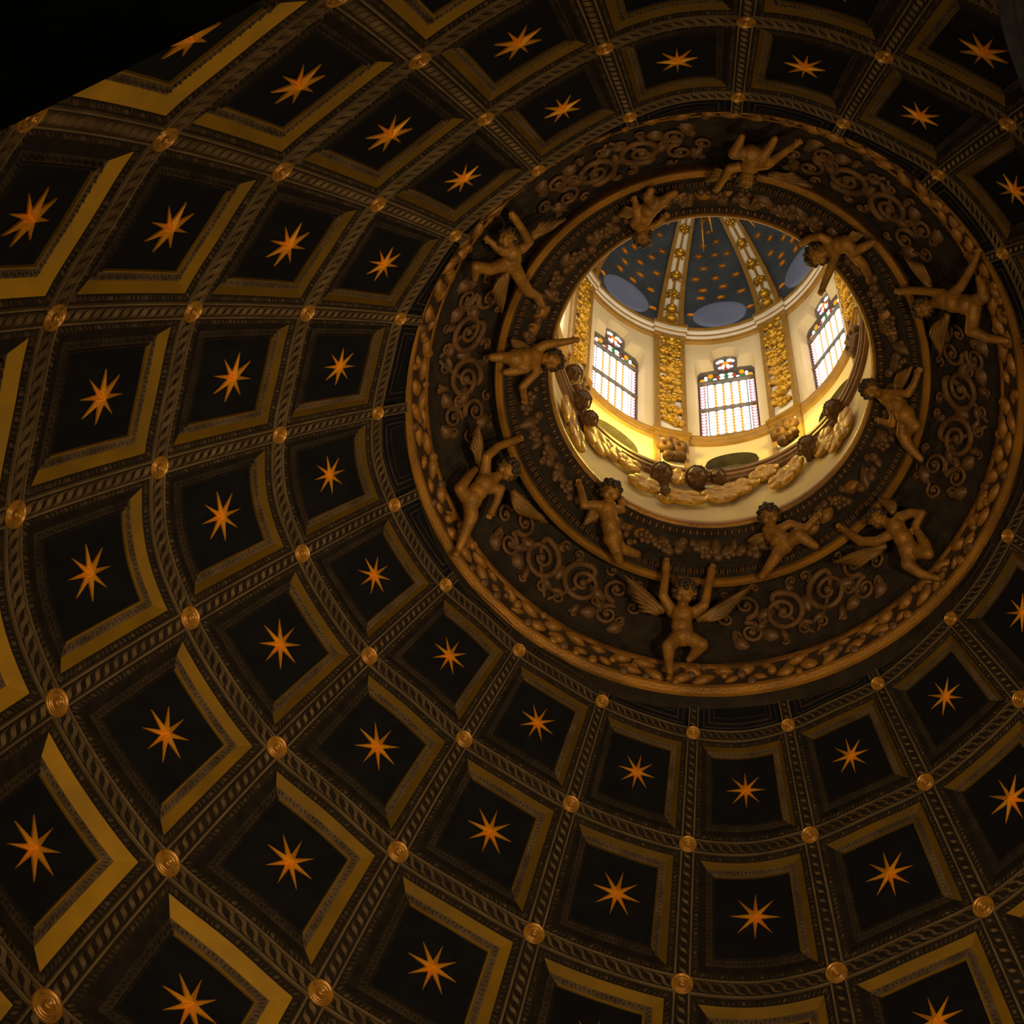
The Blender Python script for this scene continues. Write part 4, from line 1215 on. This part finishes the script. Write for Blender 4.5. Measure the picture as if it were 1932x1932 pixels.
# ring at the apex with hanging rays
ap = empty('apex_ring', VP(0, 90))
mb = MB()
mb.grid([[VP(360.0 * j / 48, th, d) for j in range(49)] for th, d in ((70, .0), (71, .03), (74, .036), (77, .02), (80, .03), (84, .03), (88, .01))])
o = mb.build('rim', M['ochre'], None, True); o.parent = ap; o.matrix_parent_inverse = ap.matrix_basis.inverted()
for k in range(16):
    a = WIN[k // 2] + (5.5 if k % 2 else -4.0)
    mb = MB()
    p0 = Vector(VP(a, 78, .05)); p1 = Vector(RP(a, .30 if k % 2 else .24, 3.20 if k % 2 else 3.26))
    mb.tube([p0, p0.lerp(p1, .5), p1], [.03, .026, .012], 5)
    o = mb.build('ray', M['lgold'], None, True); o.parent = ap; o.matrix_parent_inverse = ap.matrix_basis.inverted()
tag(ap, 'gilded ring with hanging rays at the crown of the blue vault', 'sunburst')

# ---- cherub heads and clouds below the cornice
def cherub_head(az, z, r, turn, label, winged=False):
    root = empty('bronze_cherub', RP(az, .515, z))
    c = Vector(RP(az, .500, z))
    a = math.radians(az)
    er = Vector((-math.cos(a), -math.sin(a), 0)); et = Vector((-math.sin(a), math.cos(a), 0)); ez = Vector((0, 0, 1))
    f = ((Vector(CAM_LOC) - c).normalized() * .85 + er * .35 + et * turn * .6).normalized()
    up = (ez - f * ez.dot(f)).normalized(); sd = f.cross(up).normalized()
    R3 = Matrix((sd, up, f)).transposed()
    mb = MB()
    mb.ball(c, r, 14, 9, (.88, 1.08, .98), R3)
    q = lambda x, y, zz: c + (sd * x + up * y + f * zz) * r
    for s in (-1, 1):
        mb.ball(q(.42 * s, -.26, .70), r * .36, 8, 6); mb.ball(q(.36 * s, .30, .86), r * .22, 8, 6, (1.5, .55, .9), R3); mb.ball(q(.36 * s, .04, .80), r * .12, 6, 5)
        mb.ball(q(.88 * s, -.05, .05), r * .22, 6, 5)
    mb.ball(q(0, -.06, 1.04), r * .21, 8, 6, (.75, 1.5, 1.1), R3); mb.ball(q(0, -.46, .94), r * .19, 8, 6, (1.5, .55, .9), R3); mb.ball(q(0, -.72, .7), r * .24, 8, 6)
    mb.cap(c, q(0, -1.0, -.5), r * .5, r * .55, 8)
    o = mb.build('head', M['cherub'], None, True); o.parent = root; o.matrix_parent_inverse = root.matrix_basis.inverted()
    rm = o.modifiers.new('fuse', 'REMESH'); rm.mode = 'VOXEL'; rm.voxel_size = .009; rm.use_smooth_shade = True
    sm = o.modifiers.new('soften', 'SMOOTH'); sm.iterations = 2
    hm = MB(); r2 = random.Random(int(az * 10) & 1023)
    hm.ball(q(0, .28, -.42), r * 1.0, 14, 9, (.94, 1.02, .90), R3)
    for k in range(15):   # soft locks along the hairline
        t = -2.2 + 4.4 * k / 14.0
        hm.ball(q(.90 * math.sin(t), .18 + .84 * math.cos(t), .02 + .22 * math.cos(t)), r * r2.uniform(.17, .23), 7, 5)
    o = hm.build('hair', M['cherub'], None, True); o.parent = root; o.matrix_parent_inverse = root.matrix_basis.inverted()
    tag(root, label, 'cherub', 'cherub heads among the clouds')
for az, z, r, tn, lb in ((-75.1, .865, .155, .35, 'bronze cherub head left of the pair at the bottom of the lantern opening'),
                         (-89.0, .895, .160, .25, 'bronze cherub head right of the pair at the bottom of the lantern opening'),
                         (-97.5, .905, .115, .5, 'smaller gilded cherub head rightmost of the three at the bottom of the opening'),
                         (-135.0, .845, .150, -.2, 'bronze cherub head at the lower right of the lantern opening'),
                         (-150.4, .935, .140, -.2, 'bronze cherub head high up at the right of the lantern opening'),
                         (-34.1, .985, .150, .1, 'bronze cherub head under the cornice at the left of the opening'),
                         (-26.6, 1.10, .140, .1, 'topmost bronze cherub head at the left of the opening'),
                         (-40.2, .915, .125, .2, 'bronze cherub head lowest on the left of the opening'),
                         (-76.5, .695, .070, .1, 'tiny bronze cherub head between the clouds at the bottom')):
    cherub_head(az, z, r, tn, lb)
def cloud(az, z, L, H, tilt, seed):
    r2 = random.Random(seed)
    m = ring_frame(az, .516, z, (-1, -.12), tilt)
    L *= .86; H *= .80
    mb = MB()
    m3 = m.to_3x3(); c = m.translation
    mb.ball(c, 1.0, 18, 10, (L * .5, H * .5, .040), m3)
    for k in range(5):
        a = 2 * PI * k / 5 + r2.uniform(-.4, .4)
        mb.ball(c + m3 @ Vector((L * .33 * math.cos(a), H * .30 * math.sin(a), .02)), 1.0, 12, 7, (L * .20, H * .22, .036), m3)
    o = mb.build('cloud', M['cloudg'], None, True)
    lb = 'flat gilded cloud on the cream wall, at %s around the oculus' % clock(c)
    if not uniq(lb): lb = 'lower ' + lb; uniq(lb)
    tag(o, lb, 'cloud', 'gilded clouds below the lantern cornice')
for q, (az, z, L, H, t) in enumerate(((-46.4, .862, .5445, .85, .5), (-54.7, .891, .42, .62, .3), (-62.2, .875, .46, .5445, .3), (-69.0, .745, .62, .5445, .25), (-81.8, .93, .36, .60, 0),
                                      (-84.3, .722, .72, .5445, .1), (-77.5, .672, .30, .34, 0), (-97.7, .765, .62, .62, -.2), (-104.6, .815, .5445, .62, -.3), (-109.8, .839, .30, .40, -.2),
                                      (-114.8, .893, .52, .62, -.3), (-121.6, .758, .50, .62, -.4), (-126.2, .805, .42, .70, -.3), (-141.0, .818, .48, .80, -.3), (-152.7, .747, .5, .85, -.2),
                                      (-28.2, .743, .42, .80, .3), (-35.5, .65, .44, .75, .4), (-146.8, .699, .40, .55, -.3))):
    cloud(az, z, L, H, t, q)
# small warm lamps standing on the cornice of the lantern
for az, pw in ((-62, 75), (-134, 30)):
    lamp('cornice_lamp', 'POINT', RP(az, .44, 1.20), pw, (1.0, 0.74, 0.10), .15)
